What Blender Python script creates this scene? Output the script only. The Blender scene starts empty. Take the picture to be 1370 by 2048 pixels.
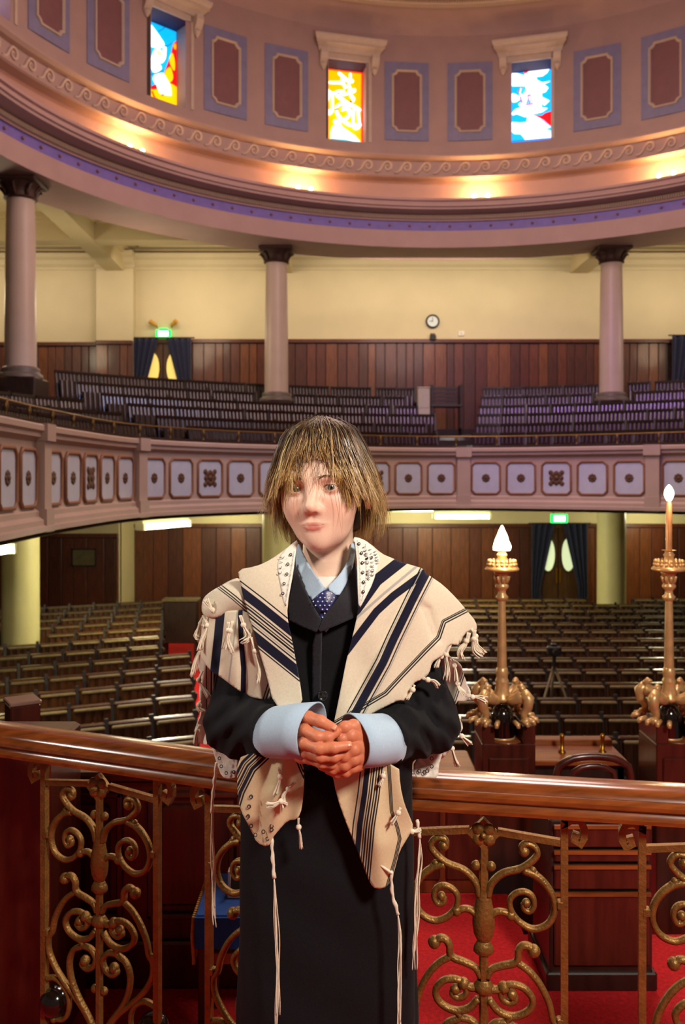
import bpy, bmesh, math, random
import numpy as np
from mathutils import Vector, Matrix
from mathutils.geometry import delaunay_2d_cdt
random.seed(7); rng = np.random.default_rng(11)
SC = bpy.context.scene
COL = SC.collection
PI = math.pi

# ------------------------------------------------------------------ camera
EYE = 1.41          # camera height over the platform floor (z = 0)
F = 1800.0          # focal length in pixels of the 1370 x 2048 frame
HOR = 956.0         # horizon row
cam_d = bpy.data.cameras.new('camera'); cam = bpy.data.objects.new('camera', cam_d); COL.objects.link(cam)
cam.location = (0, 0, EYE); cam.rotation_euler = (PI/2, 0, 0)
cam_d.sensor_fit = 'VERTICAL'; cam_d.sensor_height = 36; cam_d.sensor_width = 24
cam_d.lens = F/2048*36; cam_d.shift_y = -(1024-HOR)/2048
cam_d.clip_start = .05; cam_d.clip_end = 200
cam_d.dof.use_dof = True; cam_d.dof.focus_distance = 1.5; cam_d.dof.aperture_fstop = 8.0
SC.camera = cam
SC.cycles.max_bounces = 5; SC.cycles.diffuse_bounces = 3; SC.cycles.glossy_bounces = 3; SC.cycles.caustics_reflective = False; SC.cycles.caustics_refractive = False

# ------------------------------------------------------------------ light and exposure
SC.view_settings.view_transform = 'Standard'; SC.view_settings.look = 'None'
SC.view_settings.gamma = 1; SC.view_settings.use_curve_mapping = False
SC.view_settings.exposure = 0.0
w = bpy.data.worlds.new('world'); SC.world = w; w.use_nodes = True
w.node_tree.nodes['Background'].inputs[0].default_value = (1.0, .80, .66, 1)
w.node_tree.nodes['Background'].inputs[1].default_value = .10

def lamp(name, typ, loc, power, color=(1, 1, 1), size=.2, size_y=None, target=None, spot=None, blend=.5, spread=None):
    d = bpy.data.lights.new(name, typ); d.energy = power; d.color = color
    if typ == 'AREA':
        d.size = size
        if size_y: d.shape = 'RECTANGLE'; d.size_y = size_y
        if spread: d.spread = spread
    else:
        d.shadow_soft_size = size
    if typ == 'SPOT':
        d.spot_size = spot or 1.2; d.spot_blend = blend
    o = bpy.data.objects.new(name, d); COL.objects.link(o); o.location = loc
    if target is not None:
        v = Vector(target) - Vector(loc); o.rotation_euler = v.to_track_quat('-Z', 'Y').to_euler()
    return o
# photographer's soft key, high on the right of the camera, and a cooler kicker behind on the left
lamp('key_softbox', 'AREA', (1.25, -.30, 2.75), 96, (1, .89, .78), .42, target=(-.02, 1.5, 1.2))
lamp('kicker_strobe', 'SPOT', (-2.5, 1.30, 2.4), 170, (1, .92, .82), .12, target=(-.10, 1.58, 1.15), spot=.55)
lamp('kicker_strobe', 'SPOT', (2.5, 3.1, 2.9), 200, (1, .88, .72), .12, target=(0, 1.55, 1.2), spot=.62)
# chandelier light high under the dome, warm house light over the gallery and under it
lamp('dome_light', 'AREA', (1.72, 8.6, 9.2), 400, (1, .76, .66), 2.4, target=(1.72, 9.8, 0))
lamp('drum_uplight', 'POINT', (1.72, 9.4, 5.6), 330, (1, .68, .60), 1.1)
for gx, gw, gp in ((-6.6, 3.2, 30), (-2.8, 2.6, 30), (1.8, 5.0, 66), (6.6, 3.0, 34)):
    lamp('gallery_wall_washer', 'AREA', (gx, 16.7, EYE+3.95), gp*.86, (1, .83, .62), gw, .25, target=(gx, 18.2, EYE+2.9))
for gx, gy, gp in ((-5.9, 14.3, 60), (-2.7, 17.1, 14), (-3.4, 15.0, 40), (7.2, 15.2, 36)):
    lamp('gallery_ceiling_glow', 'POINT', (gx, gy, EYE+2.9), gp, (1, .82, .55), .3)
# daylight coloured by the stained glass behind the camera
lamp('violet_window_light', 'SPOT', (1.72, 4.4, EYE+6.4), 900, (.42, .16, 1), .35, target=(3.6, 14.6, EYE+.9), spot=.62, blend=.8)
lamp('blue_window_light', 'SPOT', (4.6, 4.9, EYE+6.4), 520, (.15, .42, 1), .35, target=(-2.6, 11.9, EYE+.6), spot=.42, blend=.8)

# ------------------------------------------------------------------ helpers
def lin(c):
    if isinstance(c, str):
        c = tuple(int(c[i:i+2], 16) for i in (1, 3, 5))
    return tuple(((x/255)/12.92 if x/255 <= .04045 else (((x/255)+.055)/1.055)**2.4) for x in c) + (1,)

def P(px, py, Y):
    """A point at depth Y that the photograph shows at (px, py)."""
    return Vector(((px-685)/F*Y, Y, EYE+(HOR-py)/F*Y))

MATS = {}
def M(name, color=None, rough=.5, metal=0, var=.10, scale=18, bump=0, bscale=60, emit=0, ecol=None, wood=None, spec=.5, coat=0, sheen=0, sss=0, stretch=None):
    """A procedural material: colour with noise or grain, fine relief."""
    if name in MATS: return MATS[name]
    m = bpy.data.materials.new(name); m.use_nodes = True; MATS[name] = m
    nt = m.node_tree; N = nt.nodes; L = nt.links; b = N['Principled BSDF']
    c = lin(color)
    b.inputs['Roughness'].default_value = rough; b.inputs['Metallic'].default_value = metal
    b.inputs['Specular IOR Level'].default_value = spec
    if coat: b.inputs['Coat Weight'].default_value = coat; b.inputs['Coat Roughness'].default_value = .12
    if sheen: b.inputs['Sheen Weight'].default_value = sheen; b.inputs['Sheen Roughness'].default_value = .4
    if sss:
        b.inputs['Subsurface Weight'].default_value = sss; b.inputs['Subsurface Radius'].default_value = (.01, .004, .002)
        b.inputs['Subsurface Scale'].default_value = .6
    tc = N.new('ShaderNodeTexCoord'); mp = N.new('ShaderNodeMapping'); L.new(tc.outputs['Object'], mp.inputs[0])
    if stretch: mp.inputs['Scale'].default_value = stretch
    if wood: mp.inputs['Scale'].default_value = wood
    nz = N.new('ShaderNodeTexNoise'); nz.inputs['Scale'].default_value = scale; nz.inputs['Detail'].default_value = 5
    L.new(mp.outputs[0], nz.inputs['Vector'])
    rp = N.new('ShaderNodeValToRGB'); rp.color_ramp.elements[0].position = .3; rp.color_ramp.elements[1].position = .7
    v = var*(2.2 if wood else 1)
    rp.color_ramp.elements[0].color = tuple(max(0, x*(1-v)) for x in c[:3])+(1,)
    rp.color_ramp.elements[1].color = tuple(min(1, x*(1+v)) for x in c[:3])+(1,)
    L.new(nz.outputs['Fac'], rp.inputs[0]); L.new(rp.outputs[0], b.inputs['Base Color'])
    if bump:
        n2 = N.new('ShaderNodeTexNoise'); n2.inputs['Scale'].default_value = bscale; n2.inputs['Detail'].default_value = 3
        L.new(mp.outputs[0], n2.inputs['Vector'])
        bp = N.new('ShaderNodeBump'); bp.inputs['Strength'].default_value = bump; bp.inputs['Distance'].default_value = .01
        L.new(n2.outputs['Fac'], bp.inputs['Height']); L.new(bp.outputs[0], b.inputs['Normal'])
    if emit:
        b.inputs['Emission Color'].default_value = lin(ecol or color); b.inputs['Emission Strength'].default_value = emit
    return m

def obj(name, me, parent=None, mat=None, loc=None, label=None, cat=None, kind=None, group=None):
    o = bpy.data.objects.new(name, me); COL.objects.link(o)
    if mat is not None and me is not None and not me.materials: me.materials.append(mat)
    if parent is not None: o.parent = parent
    if loc is not None: o.location = loc
    tag(o, label, cat, kind, group)
    return o
def tag(o, label=None, cat=None, kind=None, group=None):
    if label: o['label'] = label
    if cat: o['category'] = cat
    if kind: o['kind'] = kind
    if group: o['group'] = group
    return o
def empty(name, loc=(0, 0, 0), label=None, cat=None, kind=None, group=None, rz=0):
    o = bpy.data.objects.new(name, None); COL.objects.link(o); o.location = loc; o.rotation_euler.z = rz
    o.empty_display_size = .1
    return tag(o, label, cat, kind, group)

class MB:
    """Collects verts and faces; build() makes one mesh."""
    def __init__(s): s.v = []; s.f = []
    def add(s, vs, fs):
        n = len(s.v); s.v.extend([tuple(p) for p in vs]); s.f.extend([tuple(i+n for i in f) for f in fs]); return s
    def box(s, x0, x1, y0, y1, z0, z1, bev=0):
        if bev:
            b = bev; pts = []
            # chamfered box: octagonal prism along z plus top/bottom insets
            def ring(z, ins):
                return [(x0+b+ins, y0+ins, z), (x1-b-ins, y0+ins, z), (x1-ins, y0+b+ins, z), (x1-ins, y1-b-ins, z),
                        (x1-b-ins, y1-ins, z), (x0+b+ins, y1-ins, z), (x0+ins, y1-b-ins, z), (x0+ins, y0+b+ins, z)]
            rs = [ring(z0, b), ring(z0+b, 0), ring(z1-b, 0), ring(z1, b)]
            vs = [p for r in rs for p in r]; fs = [tuple(range(7, -1, -1)), tuple(range(24, 32))]
            for k in range(3):
                for i in range(8):
                    j = (i+1) % 8; fs.append((k*8+i, k*8+j, k*8+8+j, k*8+8+i))
            return s.add(vs, fs)
        return s.add([(x0, y0, z0), (x1, y0, z0), (x1, y1, z0), (x0, y1, z0), (x0, y0, z1), (x1, y0, z1), (x1, y1, z1), (x0, y1, z1)],
                     [(0, 3, 2, 1), (4, 5, 6, 7), (0, 1, 5, 4), (1, 2, 6, 5), (2, 3, 7, 6), (3, 0, 4, 7)])
    def lathe(s, prof, n=24, c=(0, 0, 0), a0=0, a1=2*PI, flute=None):
        closed = abs(a1-a0-2*PI) < 1e-6; m = n if closed else n+1; vs = []
        for r, z in prof:
            for i in range(m):
                a = a0+(a1-a0)*i/n; rr = r
                if flute: rr = r*(1+flute(a, z))
                vs.append((c[0]+rr*math.cos(a), c[1]+rr*math.sin(a), c[2]+z))
        fs = []
        for k in range(len(prof)-1):
            for i in range(n):
                j = (i+1) % m; fs.append((k*m+i, k*m+j, (k+1)*m+j, (k+1)*m+i))
        return s.add(vs, fs)
    def tube(s, pts, r, n=8, flat=None, caps=True, up=None):
        """Tube along pts; r number or list; flat=(a,b) scales the section in plane / across the plane normal `up`."""
        P_ = [Vector(p) for p in pts]; K = len(P_); rr = r if hasattr(r, '__len__') else [r]*K
        vs = []; fs = []; N_ = Vector(up) if up is not None else None; prev = None
        for i in range(K):
            t = (P_[min(i+1, K-1)]-P_[max(i-1, 0)])
            if t.length < 1e-9: t = Vector((0, 0, 1))
            t.normalize()
            if N_ is not None: b = N_; a = b.cross(t).normalized()
            else:
                if prev is None:
                    ref = Vector((0, 0, 1)) if abs(t.z) < .9 else Vector((1, 0, 0)); a = ref.cross(t).normalized()
                else:
                    a = (prev-t*prev.dot(t)).normalized()
                prev = a; b = t.cross(a)
            fa, fb = flat if flat else (1, 1)
            for k in range(n):
                an = 2*PI*(k+.5)/n; vs.append(P_[i]+a*(rr[i]*fa*math.cos(an))+b*(rr[i]*fb*math.sin(an)))
        for i in range(K-1):
            for k in range(n):
                j = (k+1) % n; fs.append((i*n+k, i*n+j, (i+1)*n+j, (i+1)*n+k))
        if caps: fs.append(tuple(range(n-1, -1, -1))); fs.append(tuple((K-1)*n+k for k in range(n)))
        return s.add(vs, fs)
    def sphere(s, c, r, n=12, m=8, sc=(1, 1, 1)):
        vs = [(c[0], c[1], c[2]+r*sc[2])]; fs = []
        for i in range(1, m):
            t = PI*i/m
            for k in range(n):
                a = 2*PI*k/n; vs.append((c[0]+r*sc[0]*math.sin(t)*math.cos(a), c[1]+r*sc[1]*math.sin(t)*math.sin(a), c[2]+r*sc[2]*math.cos(t)))
        vs.append((c[0], c[1], c[2]-r*sc[2])); e = len(vs)-1
        for k in range(n): fs.append((0, 1+k, 1+(k+1) % n)); fs.append((e, e-1-k, e-1-(k+1) % n))
        for i in range(m-2):
            for k in range(n):
                j = (k+1) % n; a = 1+i*n; fs.append((a+k, a+n+k, a+n+j, a+j))
        return s.add(vs, fs)
    def prism(s, poly, d0, d1, plane=None):
        """poly of (u,v); plane maps (u,v,d) to a point; default u=x, v=z, d=y."""
        pl = plane or (lambda u, v, d: (u, d, v)); n = len(poly)
        area = sum(poly[i][0]*poly[(i+1) % n][1]-poly[(i+1) % n][0]*poly[i][1] for i in range(n))
        if area < 0: poly = poly[::-1]
        vs = [pl(u, v, d0) for u, v in poly]+[pl(u, v, d1) for u, v in poly]
        # triangulate the caps
        tri = delaunay_2d_cdt([Vector((float(u), float(v))) for u, v in poly], [], [list(range(n))], 1, 1e-7)
        fs = []; tv = tri[0]
        if len(tv) == n:
            om = [o[0] for o in tri[3]]
            for f in tri[2]: g = [om[i] for i in f]; fs.append(tuple(g)); fs.append(tuple(n+i for i in g[::-1]))
        else: fs = [tuple(range(n)), tuple(range(2*n-1, n-1, -1))]
        for i in range(n): j = (i+1) % n; fs.append((j, i, n+i, n+j))
        return s.add(vs, fs)
    def mesh(s, name, mat=None, smooth=False, auto=None):
        me = bpy.data.meshes.new(name); me.from_pydata(s.v, [], s.f); me.update()
        bm = bmesh.new(); bm.from_mesh(me); bmesh.ops.recalc_face_normals(bm, faces=bm.faces)
        if auto is not None:
            for e in bm.edges:
                if len(e.link_faces) == 2 and e.calc_face_angle(0) > auto: e.smooth = False
        bm.to_mesh(me); bm.free()
        if smooth or auto is not None:
            me.polygons.foreach_set('use_smooth', [True]*len(me.polygons))
        if mat: me.materials.append(mat)
        return me
    def build(s, name, mat, parent=None, smooth=False, auto=None, **kw):
        return obj(name, s.mesh(name, mat, smooth, auto), parent, None, **kw)

def copy(o, parent=None, loc=None, rz=None):
    c = o.copy(); COL.objects.link(c)
    if parent is not None: c.parent = parent
    if loc is not None: c.location = loc
    if rz is not None: c.rotation_euler.z = rz
    return c
def inst(name, me, parent, mtx):
    o = bpy.data.objects.new(name, me); COL.objects.link(o); o.parent = parent; o.matrix_local = mtx
    return o
def spline(pts, n):
    """Catmull-Rom through pts, n points evenly spaced along it."""
    p = np.array(pts, float); p = np.vstack([2*p[0]-p[1], p, 2*p[-1]-p[-2]]); out = []
    for i in range(1, len(p)-2):
        t = np.linspace(0, 1, 24, endpoint=False)[:, None]
        a, b, c, d = p[i-1], p[i], p[i+1], p[i+2]
        out.append(.5*((2*b)+(c-a)*t+(2*a-5*b+4*c-d)*t**2+(3*b-a-3*c+d)*t**3))
    out = np.vstack(out+[p[-2][None]])
    L = np.r_[0, np.cumsum(np.linalg.norm(np.diff(out, axis=0), axis=1))]
    s = np.linspace(0, L[-1], n)
    return np.stack([np.interp(s, L, out[:, k]) for k in range(out.shape[1])], 1)
ORD = ['first', 'second', 'third', 'fourth', 'fifth', 'sixth', 'seventh', 'eighth', 'ninth', 'tenth', 'eleventh', 'twelfth', 'thirteenth', 'fourteenth', 'fifteenth', 'sixteenth', 'seventeenth']

# =================================================================== THE HALL
def Z(H): return EYE+H
CX, CY = 1.72, 9.8
FLOOR = Z(-3.0)
m_mauve = M('mauve_plaster', '#b4958c', .62, var=.05, scale=3, bump=.05, bscale=90)
m_cove = M('cove_plaster', '#b98f84', .5, var=.05, scale=3)
m_fascia = M('fascia_plaster', '#b79490', .6, var=.05, scale=3)
m_blue = M('blue_wall_paint', '#8883a2', .6, var=.08, scale=6)
m_inset = M('inset_mauve_paint', '#85595a', .6, var=.07, scale=6)
m_mould = M('cream_moulding', '#cdb9a4', .5, var=.05, scale=10)
m_violet = M('violet_band_paint', '#7a68b4', .6, var=.08, scale=8)
m_cream = M('cream_wall_paint', '#d0c19c', .7, var=.04, scale=2)
m_creamc = M('cream_ceiling_paint', '#cdbc92', .7, var=.04, scale=2)
m_col = M('column_paint', '#cdb6a8', .4, var=.04, scale=4)
m_colc = M('cream_column_paint', '#cfc794', .45, var=.04, scale=4)
m_bronze = M('capital_paint', '#4a3028', .6, var=.2, scale=20)
m_cbase = M('column_base_paint', '#6d6058', .5, var=.1, scale=12)
m_gwall = M('gallery_front_paint', '#b39a8c', .6, var=.05, scale=4)
m_gpanel = M('gallery_panel_paint', '#b9bccb', .6, var=.05, scale=9)
m_gframe = M('gallery_frame_paint', '#8a5a3c', .55, var=.12, scale=14)
m_ros = M('rosette_paint', '#5a3a22', .6, var=.3, scale=40)
WOODS = [M('oak_wood_%s' % n, c, .38, var=.16, scale=6, wood=(6, 6, .8), coat=.25) for n, c in (('red', '#552618'), ('mid', '#5e2d1b'), ('amber', '#6c391d'), ('dark', '#4a2217'))]
m_dark = M('dark_stained_wood', '#2e1a14', .4, var=.2, scale=8, wood=(3, 3, .6), coat=.2)
m_floorw = M('dark_floor', '#2a1a14', .7, var=.25, scale=7)
m_red = M('red_carpet', '#d8121c', .95, var=.25, scale=90, bump=.6, bscale=400)
m_navy = M('navy_curtain', '#0c1036', .8, var=.2, scale=14, sheen=.3)
m_brass = M('brass', '#b8862f', .3, 1, var=.12, scale=30)
m_black = M('black_metal', '#17120f', .5, var=.2, scale=30)

# ---- dome drum: wall with twelve window openings
RW = 6.4; WB, WT = 5.99, 7.41; HW = math.degrees(.365/RW); WIN = [15+30*k for k in range(12)]
angs = sorted(set([i*1.5 for i in range(240)] + [a+s*HW for a in WIN for s in (-1, 1)]))
angs = [a for a in angs if all(not (0 < abs(((a-b+180) % 360)-180) < .35) for b in [x+s*HW for x in WIN for s in (-1, 1)]) or any(abs(a-(x+s*HW)) < 1e-9 for x in WIN for s in (-1, 1))]
zs = [5.78, WB, WT, 7.95]; mb = MB(); n = len(angs)
for z in zs:
    for a in angs: mb.v.append((CX+RW*math.cos(math.radians(a)), CY+RW*math.sin(math.radians(a)), Z(z)))
for k in range(3):
    for i in range(n):
        j = (i+1) % n; mid = (angs[i]+(angs[j] if j else 360))/2
        if k == 1 and any(abs(((mid-w_+180) % 360)-180) < HW for w_ in WIN): continue
        mb.f.append((k*n+i, k*n+j, (k+1)*n+j, (k+1)*n+i))
drum = mb.build('wall_drum', m_mauve, smooth=True, label='round mauve drum wall under the dome pierced by stained glass windows', cat='wall', kind='structure')

def ringframe(a, r, h):
    """Matrix of a spot on the drum: x to the right seen from inside, y outwards, z up."""
    t = math.radians(a); u = Vector((math.sin(t), -math.cos(t), 0)); nn = Vector((math.cos(t), math.sin(t), 0))
    m = Matrix.Identity(4)
    for i in range(3): m[i][0] = u[i]; m[i][1] = nn[i]
    m[0][3], m[1][3], m[2][3] = CX+r*nn.x, CY+r*nn.y, Z(h)
    return m
def ring(name, prof, mat, label, cat='moulding', kind='structure', n=240, a0=0, a1=2*PI, auto=.5, parent=None):
    return MB().lathe([(r, Z(h)) for r, h in prof], n, (CX, CY, 0), a0, a1).build(name, mat, parent, auto=auto, label=label, cat=cat, kind=kind)
ring('ceiling_dome', [(6.4, 7.95), (6.36, 8.05), (6.2, 8.2), (6.0, 8.32), (5.95, 8.34), (5.95, 8.42), (5.6, 9.3), (4.8, 10.3), (3.6, 11.1), (2.0, 11.6), (.05, 11.75)], m_mauve, 'shallow plaster dome above the drum windows', 'ceiling', auto=.9)
dring = ring('trim_5', [(6.02, 8.26), (5.9, 8.26), (5.86, 8.30), (5.86, 8.36), (5.9, 8.40), (6.0, 8.42)], m_mould, 'gilded ornamental ring at the foot of the dome')
ring('trim_1', [(7.25, 4.12), (6.3, 4.12), (6.3, 4.42), (6.36, 4.43)], m_fascia, 'plain mauve fascia of the ring beam on the columns', 'beam')
band = ring('trim_2', [(6.36, 4.42), (6.36, 4.60), (6.33, 4.61)], m_violet, 'violet painted band with small bosses round the ring beam')
corn = ring('trim_3', [(6.33, 4.60), (6.33, 4.71), (6.1, 4.73), (6.06, 4.735), (6.05, 4.77), (6.02, 4.78), (6.02, 4.82), (6.06, 4.84), (6.06, 4.87), (6.02, 4.88), (6.02, 4.92), (6.06, 4.93), (6.5, 4.93)], m_fascia, 'projecting stepped cornice ledge hiding the cove lamps', auto=.35)
ring('wall_cove', [(6.5, 4.93), (6.5, 5.36), (6.45, 5.37)], m_cove, 'smooth cove wall behind the ledge lit by small lamps', 'wall')
frz = ring('trim_4', [(6.5, 5.36), (6.33, 5.37), (6.30, 5.39), (6.31, 5.42), (6.38, 5.44), (6.38, 5.69), (6.30, 5.70), (6.25, 5.74), (6.25, 5.77), (6.3, 5.79), (6.4, 5.80)], m_mauve, 'moulded frieze with running wave scrolls below the windows', auto=.35)
# running scrolls, each a raised piece of the frieze
sp = spline([(-.176, -.095), (-.125, -.092), (-.075, -.05), (-.03, .03), (.02, .085), (.075, .085), (.112, .045), (.108, -.02), (.065, -.055), (.02, -.04), (.008, .0), (.032, .03), (.06, .012)], 34)
sm = MB().tube([(x, -.008, y) for x, y in sp], list(np.interp(range(34), [0, 20, 33], [.020, .022, .014])), 6, up=(0, 1, 0)).mesh('scroll', M('scroll_plaster', '#ccb09f', .55, var=.05, scale=8), smooth=True)
da = math.degrees(.352/6.38)
for k in range(46):
    inst('wave_scroll', sm, frz, ringframe(26+da*k, 6.375, 5.567))
# bosses of the violet band, beads under the cornice
bosm = MB().lathe([(.0, -.03), (.022, -.02), (.026, 0)], 8).mesh('boss', m_inset); 
bosm.transform(Matrix.Rotation(-PI/2, 4, 'X'))
for k in range(45): inst('boss', bosm, band, ringframe(26+3.27*k, 6.355, 4.52))
mb = MB()
for k in range(400):
    mt = ringframe(25+.36*k, 6.29, 4.665)
    b = MB().box(-.012, .012, -.01, .05, -.03, .03); mb.add([mt @ Vector(p) for p in b.v], b.f)
mb.build('bead_moulding', m_mould, corn, kind='stuff')
mb = MB()
for k in range(150):
    mt = ringframe(60+.42*k, 5.86, 8.33)
    b = MB().box(-.014, .014, -.03, .03, -.05, .05); mb.add([mt @ Vector(p) for p in b.v], b.f)
mb.build('leaf_moulding', M('gilt_moulding', '#b59a72', .5, var=.2, scale=30), dring, kind='stuff')

# blue wall panels with notched frames, two between each pair of windows
def notched(w_, h_, c_):
    a, b = w_/2, h_/2
    return [(-a, -b+c_), (-a+c_*.45, -b+c_*.8), (-a+c_*.8, -b+c_*.45), (-a+c_, -b), (a-c_, -b), (a-c_*.8, -b+c_*.45), (a-c_*.45, -b+c_*.8), (a, -b+c_),
            (a, b-c_), (a-c_*.45, b-c_*.8), (a-c_*.8, b-c_*.45), (a-c_, b), (-a+c_, b), (-a+c_*.8, b-c_*.45), (-a+c_*.45, b-c_*.8), (-a, b-c_)]
pan = MB().box(-.4, .4, -.012, .06, -.7, .7, ).mesh('panel', m_blue)
fo = [Vector((u, -.018, v)) for u, v in notched(.55, 1.12, .085)]
frm = MB()
K = len(fo); ins = [Vector((u, -.018, v)) for u, v in notched(.55-.085, 1.12-.085, .075)]
for sgn in (0,):
    vs = []
    for p, q in zip(fo, ins):
        o_ = p; i_ = q; mid = (p+q)/2
        vs += [Vector((o_.x, -.01, o_.z)), Vector((o_.x*.985, -.045, o_.z*.99)), Vector((mid.x, -.055, mid.z)), Vector((i_.x, -.03, i_.z)), Vector((i_.x, -.01, i_.z))]
    fs = [(i*5+k, ((i+1) % K)*5+k, ((i+1) % K)*5+k+1, i*5+k+1) for i in range(K) for k in range(4)]
    frm.add(vs, fs)
frm_me = frm.mesh('frame', m_mould)
ins_me = MB().prism(notched(.50, 1.06, .085), -.016, .02).mesh('inset', m_inset)
for w_ in WIN:
    for s in (9.9, 20.1):
        a = w_+s
        if 25 < a % 360 < 175:
            p_ = inst('wall_panel', pan, drum, ringframe(a, 6.385, 6.76))
            inst('panel_frame', frm_me, p_, Matrix.Identity(4)); inst('inset', ins_me, p_, Matrix.Identity(4))

# ---- stained glass: pieces traced on each window, unit square (0..1 across, 0..1 up)
def quadmap(tl, tr, br, bl):
    A = []
    def f(pt):
        # inverse bilinear by Newton
        u = v = .5
        for _ in range(12):
            x = (1-u)*(1-v)*bl[0]+u*(1-v)*br[0]+u*v*tr[0]+(1-u)*v*tl[0]; y = (1-u)*(1-v)*bl[1]+u*(1-v)*br[1]+u*v*tr[1]+(1-u)*v*tl[1]
            dxu = (1-v)*(br[0]-bl[0])+v*(tr[0]-tl[0]); dxv = (1-u)*(tl[0]-bl[0])+u*(tr[0]-br[0])
            dyu = (1-v)*(br[1]-bl[1])+v*(tr[1]-tl[1]); dyv = (1-u)*(tl[1]-bl[1])+u*(tr[1]-br[1])
            D = dxu*dyv-dxv*dyu; ex = pt[0]-x; ey = pt[1]-y
            u += (ex*dyv-ey*dxv)/D; v += (dxu*ey-dyu*ex)/D
        return (u, v)
    return f
def glass(name, c, e): return M('glass_'+name, c, .15, var=.12, scale=9, emit=e, ecol=c)
G_BLUE = glass('blue', '#0a7af0', 1.3); G_CYAN = glass('cyan', '#0aa6f2', 1.35); G_WHITE = glass('white', '#f6fbff', 1.9); G_YEL = glass('yellow', '#ffc400', 1.25)
G_RED = glass('red', '#e01018', 1.25); G_ORG = glass('amber', '#ffb000', 1.2); G_MAG = glass('magenta', '#c010c0', 1.2); G_TEAL = glass('teal', '#30c8e8', 1.2); G_VIO = glass('violet', '#8a4ae0', 1.3)
m_lead = M('lead_came', '#1a1e3a', .6)
GZ0, GZ1 = 6.14, 7.41-5.99+5.99
def ribbon(pts, w0, w1=None):
    """Outline of a thick brush line."""
    p = np.array(pts, float); w1 = w0 if w1 is None else w1
    if len(p) > 2: p = spline(p, max(8, len(p)*4))
    t = np.gradient(p, axis=0); t /= np.linalg.norm(t, axis=1)[:, None]+1e-9; nn = np.stack([-t[:, 1], t[:, 0]], 1)
    ww = np.linspace(w0, w1, len(p))[:, None]/2
    cap0 = p[0]-t[0]*ww[0]*.7; cap1 = p[-1]+t[-1]*ww[-1]*.7
    return [tuple(x) for x in np.vstack([p+nn*ww, cap1[None], (p-nn*ww)[::-1], cap0[None]])]
def oval(cx, cy, rx, ry, rot=0, n=20):
    c, s = math.cos(rot), math.sin(rot)
    return [(cx+rx*math.cos(t)*c-ry*math.sin(t)*s, cy+rx*math.cos(t)*s+ry*math.sin(t)*c) for t in np.linspace(0, 2*PI, n, endpoint=False)]
def cls(pts, n=None):
    """Smooth closed outline."""
    p = np.array(pts, float); k = len(p); q = np.vstack([p, p[:1]]); e = spline(np.vstack([p[-1:], q, p[1:2]]), 24*(k+2)+1)
    return [tuple(x) for x in e[24:24*(k+1):6]]
def window(no, a, label, base, field, pieces, bars, qm):
    root = empty('window_%d' % no, label=label, cat='window', kind='structure'); mt = ringframe(a, RW, 0); mt[2][3] = 0
    root.matrix_world = mt
    D = .40
    def put(name, poly, d0, d1, mat, unit=True):
        pts = [(-.365+.73*u, Z(GZ0+(7.41-GZ0)*v)) for u, v in poly]
        pts = [(min(.364, max(-.364, x)), min(Z(7.40), z)) for x, z in pts]
        return MB().prism(pts, d0, d1).build(name, mat, root)
    put('pane', [(0, -.17), (1, -.17), (1, 1), (0, 1)], D, D+.02, field)
    for i, (poly, mat) in enumerate(pieces): put('pane', [qm(p) for p in poly], D-.012-.0015*i, D, mat)
    for b_ in bars: put('lead_bar', [qm(p) for p in ribbon(b_, 9)], D-.016, D, m_lead)
    # reveal, shelf, brackets
    rv = MB()
    for x0, x1 in ((-.375, -.365), (.365, .375)): rv.box(x0, x1, 0, D+.05, Z(WB)-.01, Z(WT)+.01)
    MB().box(-.375, .375, .012, D+.05, Z(WT), Z(WT)+.02).build('soffit', M('shaded_soffit_plum', '#33204a', .7), root); rv.box(-.375, .375, 0, D+.05, Z(WB)-.02, Z(WB)); rv.box(-.375, .375, D+.05, D+.06, Z(WB)-.02, Z(WT)+.02)  # soffit shade painted in as a dark plum colour
    rv.build('reveal', m_mauve, root)
    ar = MB(); ar.box(-.40, .40, -.03, .0, Z(WT)+.0, Z(WT)+.10); ar.box(.365, .42, -.03, 0, Z(WB), Z(WT)+.10)
    ar.build('architrave', m_mould, root)
    sh = MB(); prof = [(0, .10), (-.06, .10), (-.09, .16), (-.15, .20), (-.19, .21), (-.19, .25), (-.22, .27), (-.24, .32), (-.24, .345), (0, .37)]
    vs = []
    for (y, z) in prof:
        e = -y*.55
        vs += [(-.52-e, y, Z(WT)+z), (.52+e, y, Z(WT)+z)]
    fs = [(2*i, 2*i+1, 2*i+3, 2*i+2) for i in range(len(prof)-1)]+[tuple(range(0, 2*len(prof), 2)), tuple(range(2*len(prof)-1, 0, -2))]
    sh.add(vs, fs); sh.build('shelf', m_mould, root)
    for s in (-1, 1):
        br = MB(); x = s*.47
        br.prism([(0, .10), (-.15, .10), (-.15, .04), (-.12, -.04), (-.08, -.09), (-.05, -.12), (0, -.12)], x-.065, x+.065, plane=lambda u, v, d: (d, u, Z(WT)+v))
        b_ = br.build('bracket', m_mould, root)
        MB().lathe([(.0, -.235), (.03, -.2), (.06, -.15), (.07, -.125), (.05, -.11)], 10, (x, -.04, Z(WT))).build('drop', m_mould, b_, smooth=True)
    return root
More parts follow.
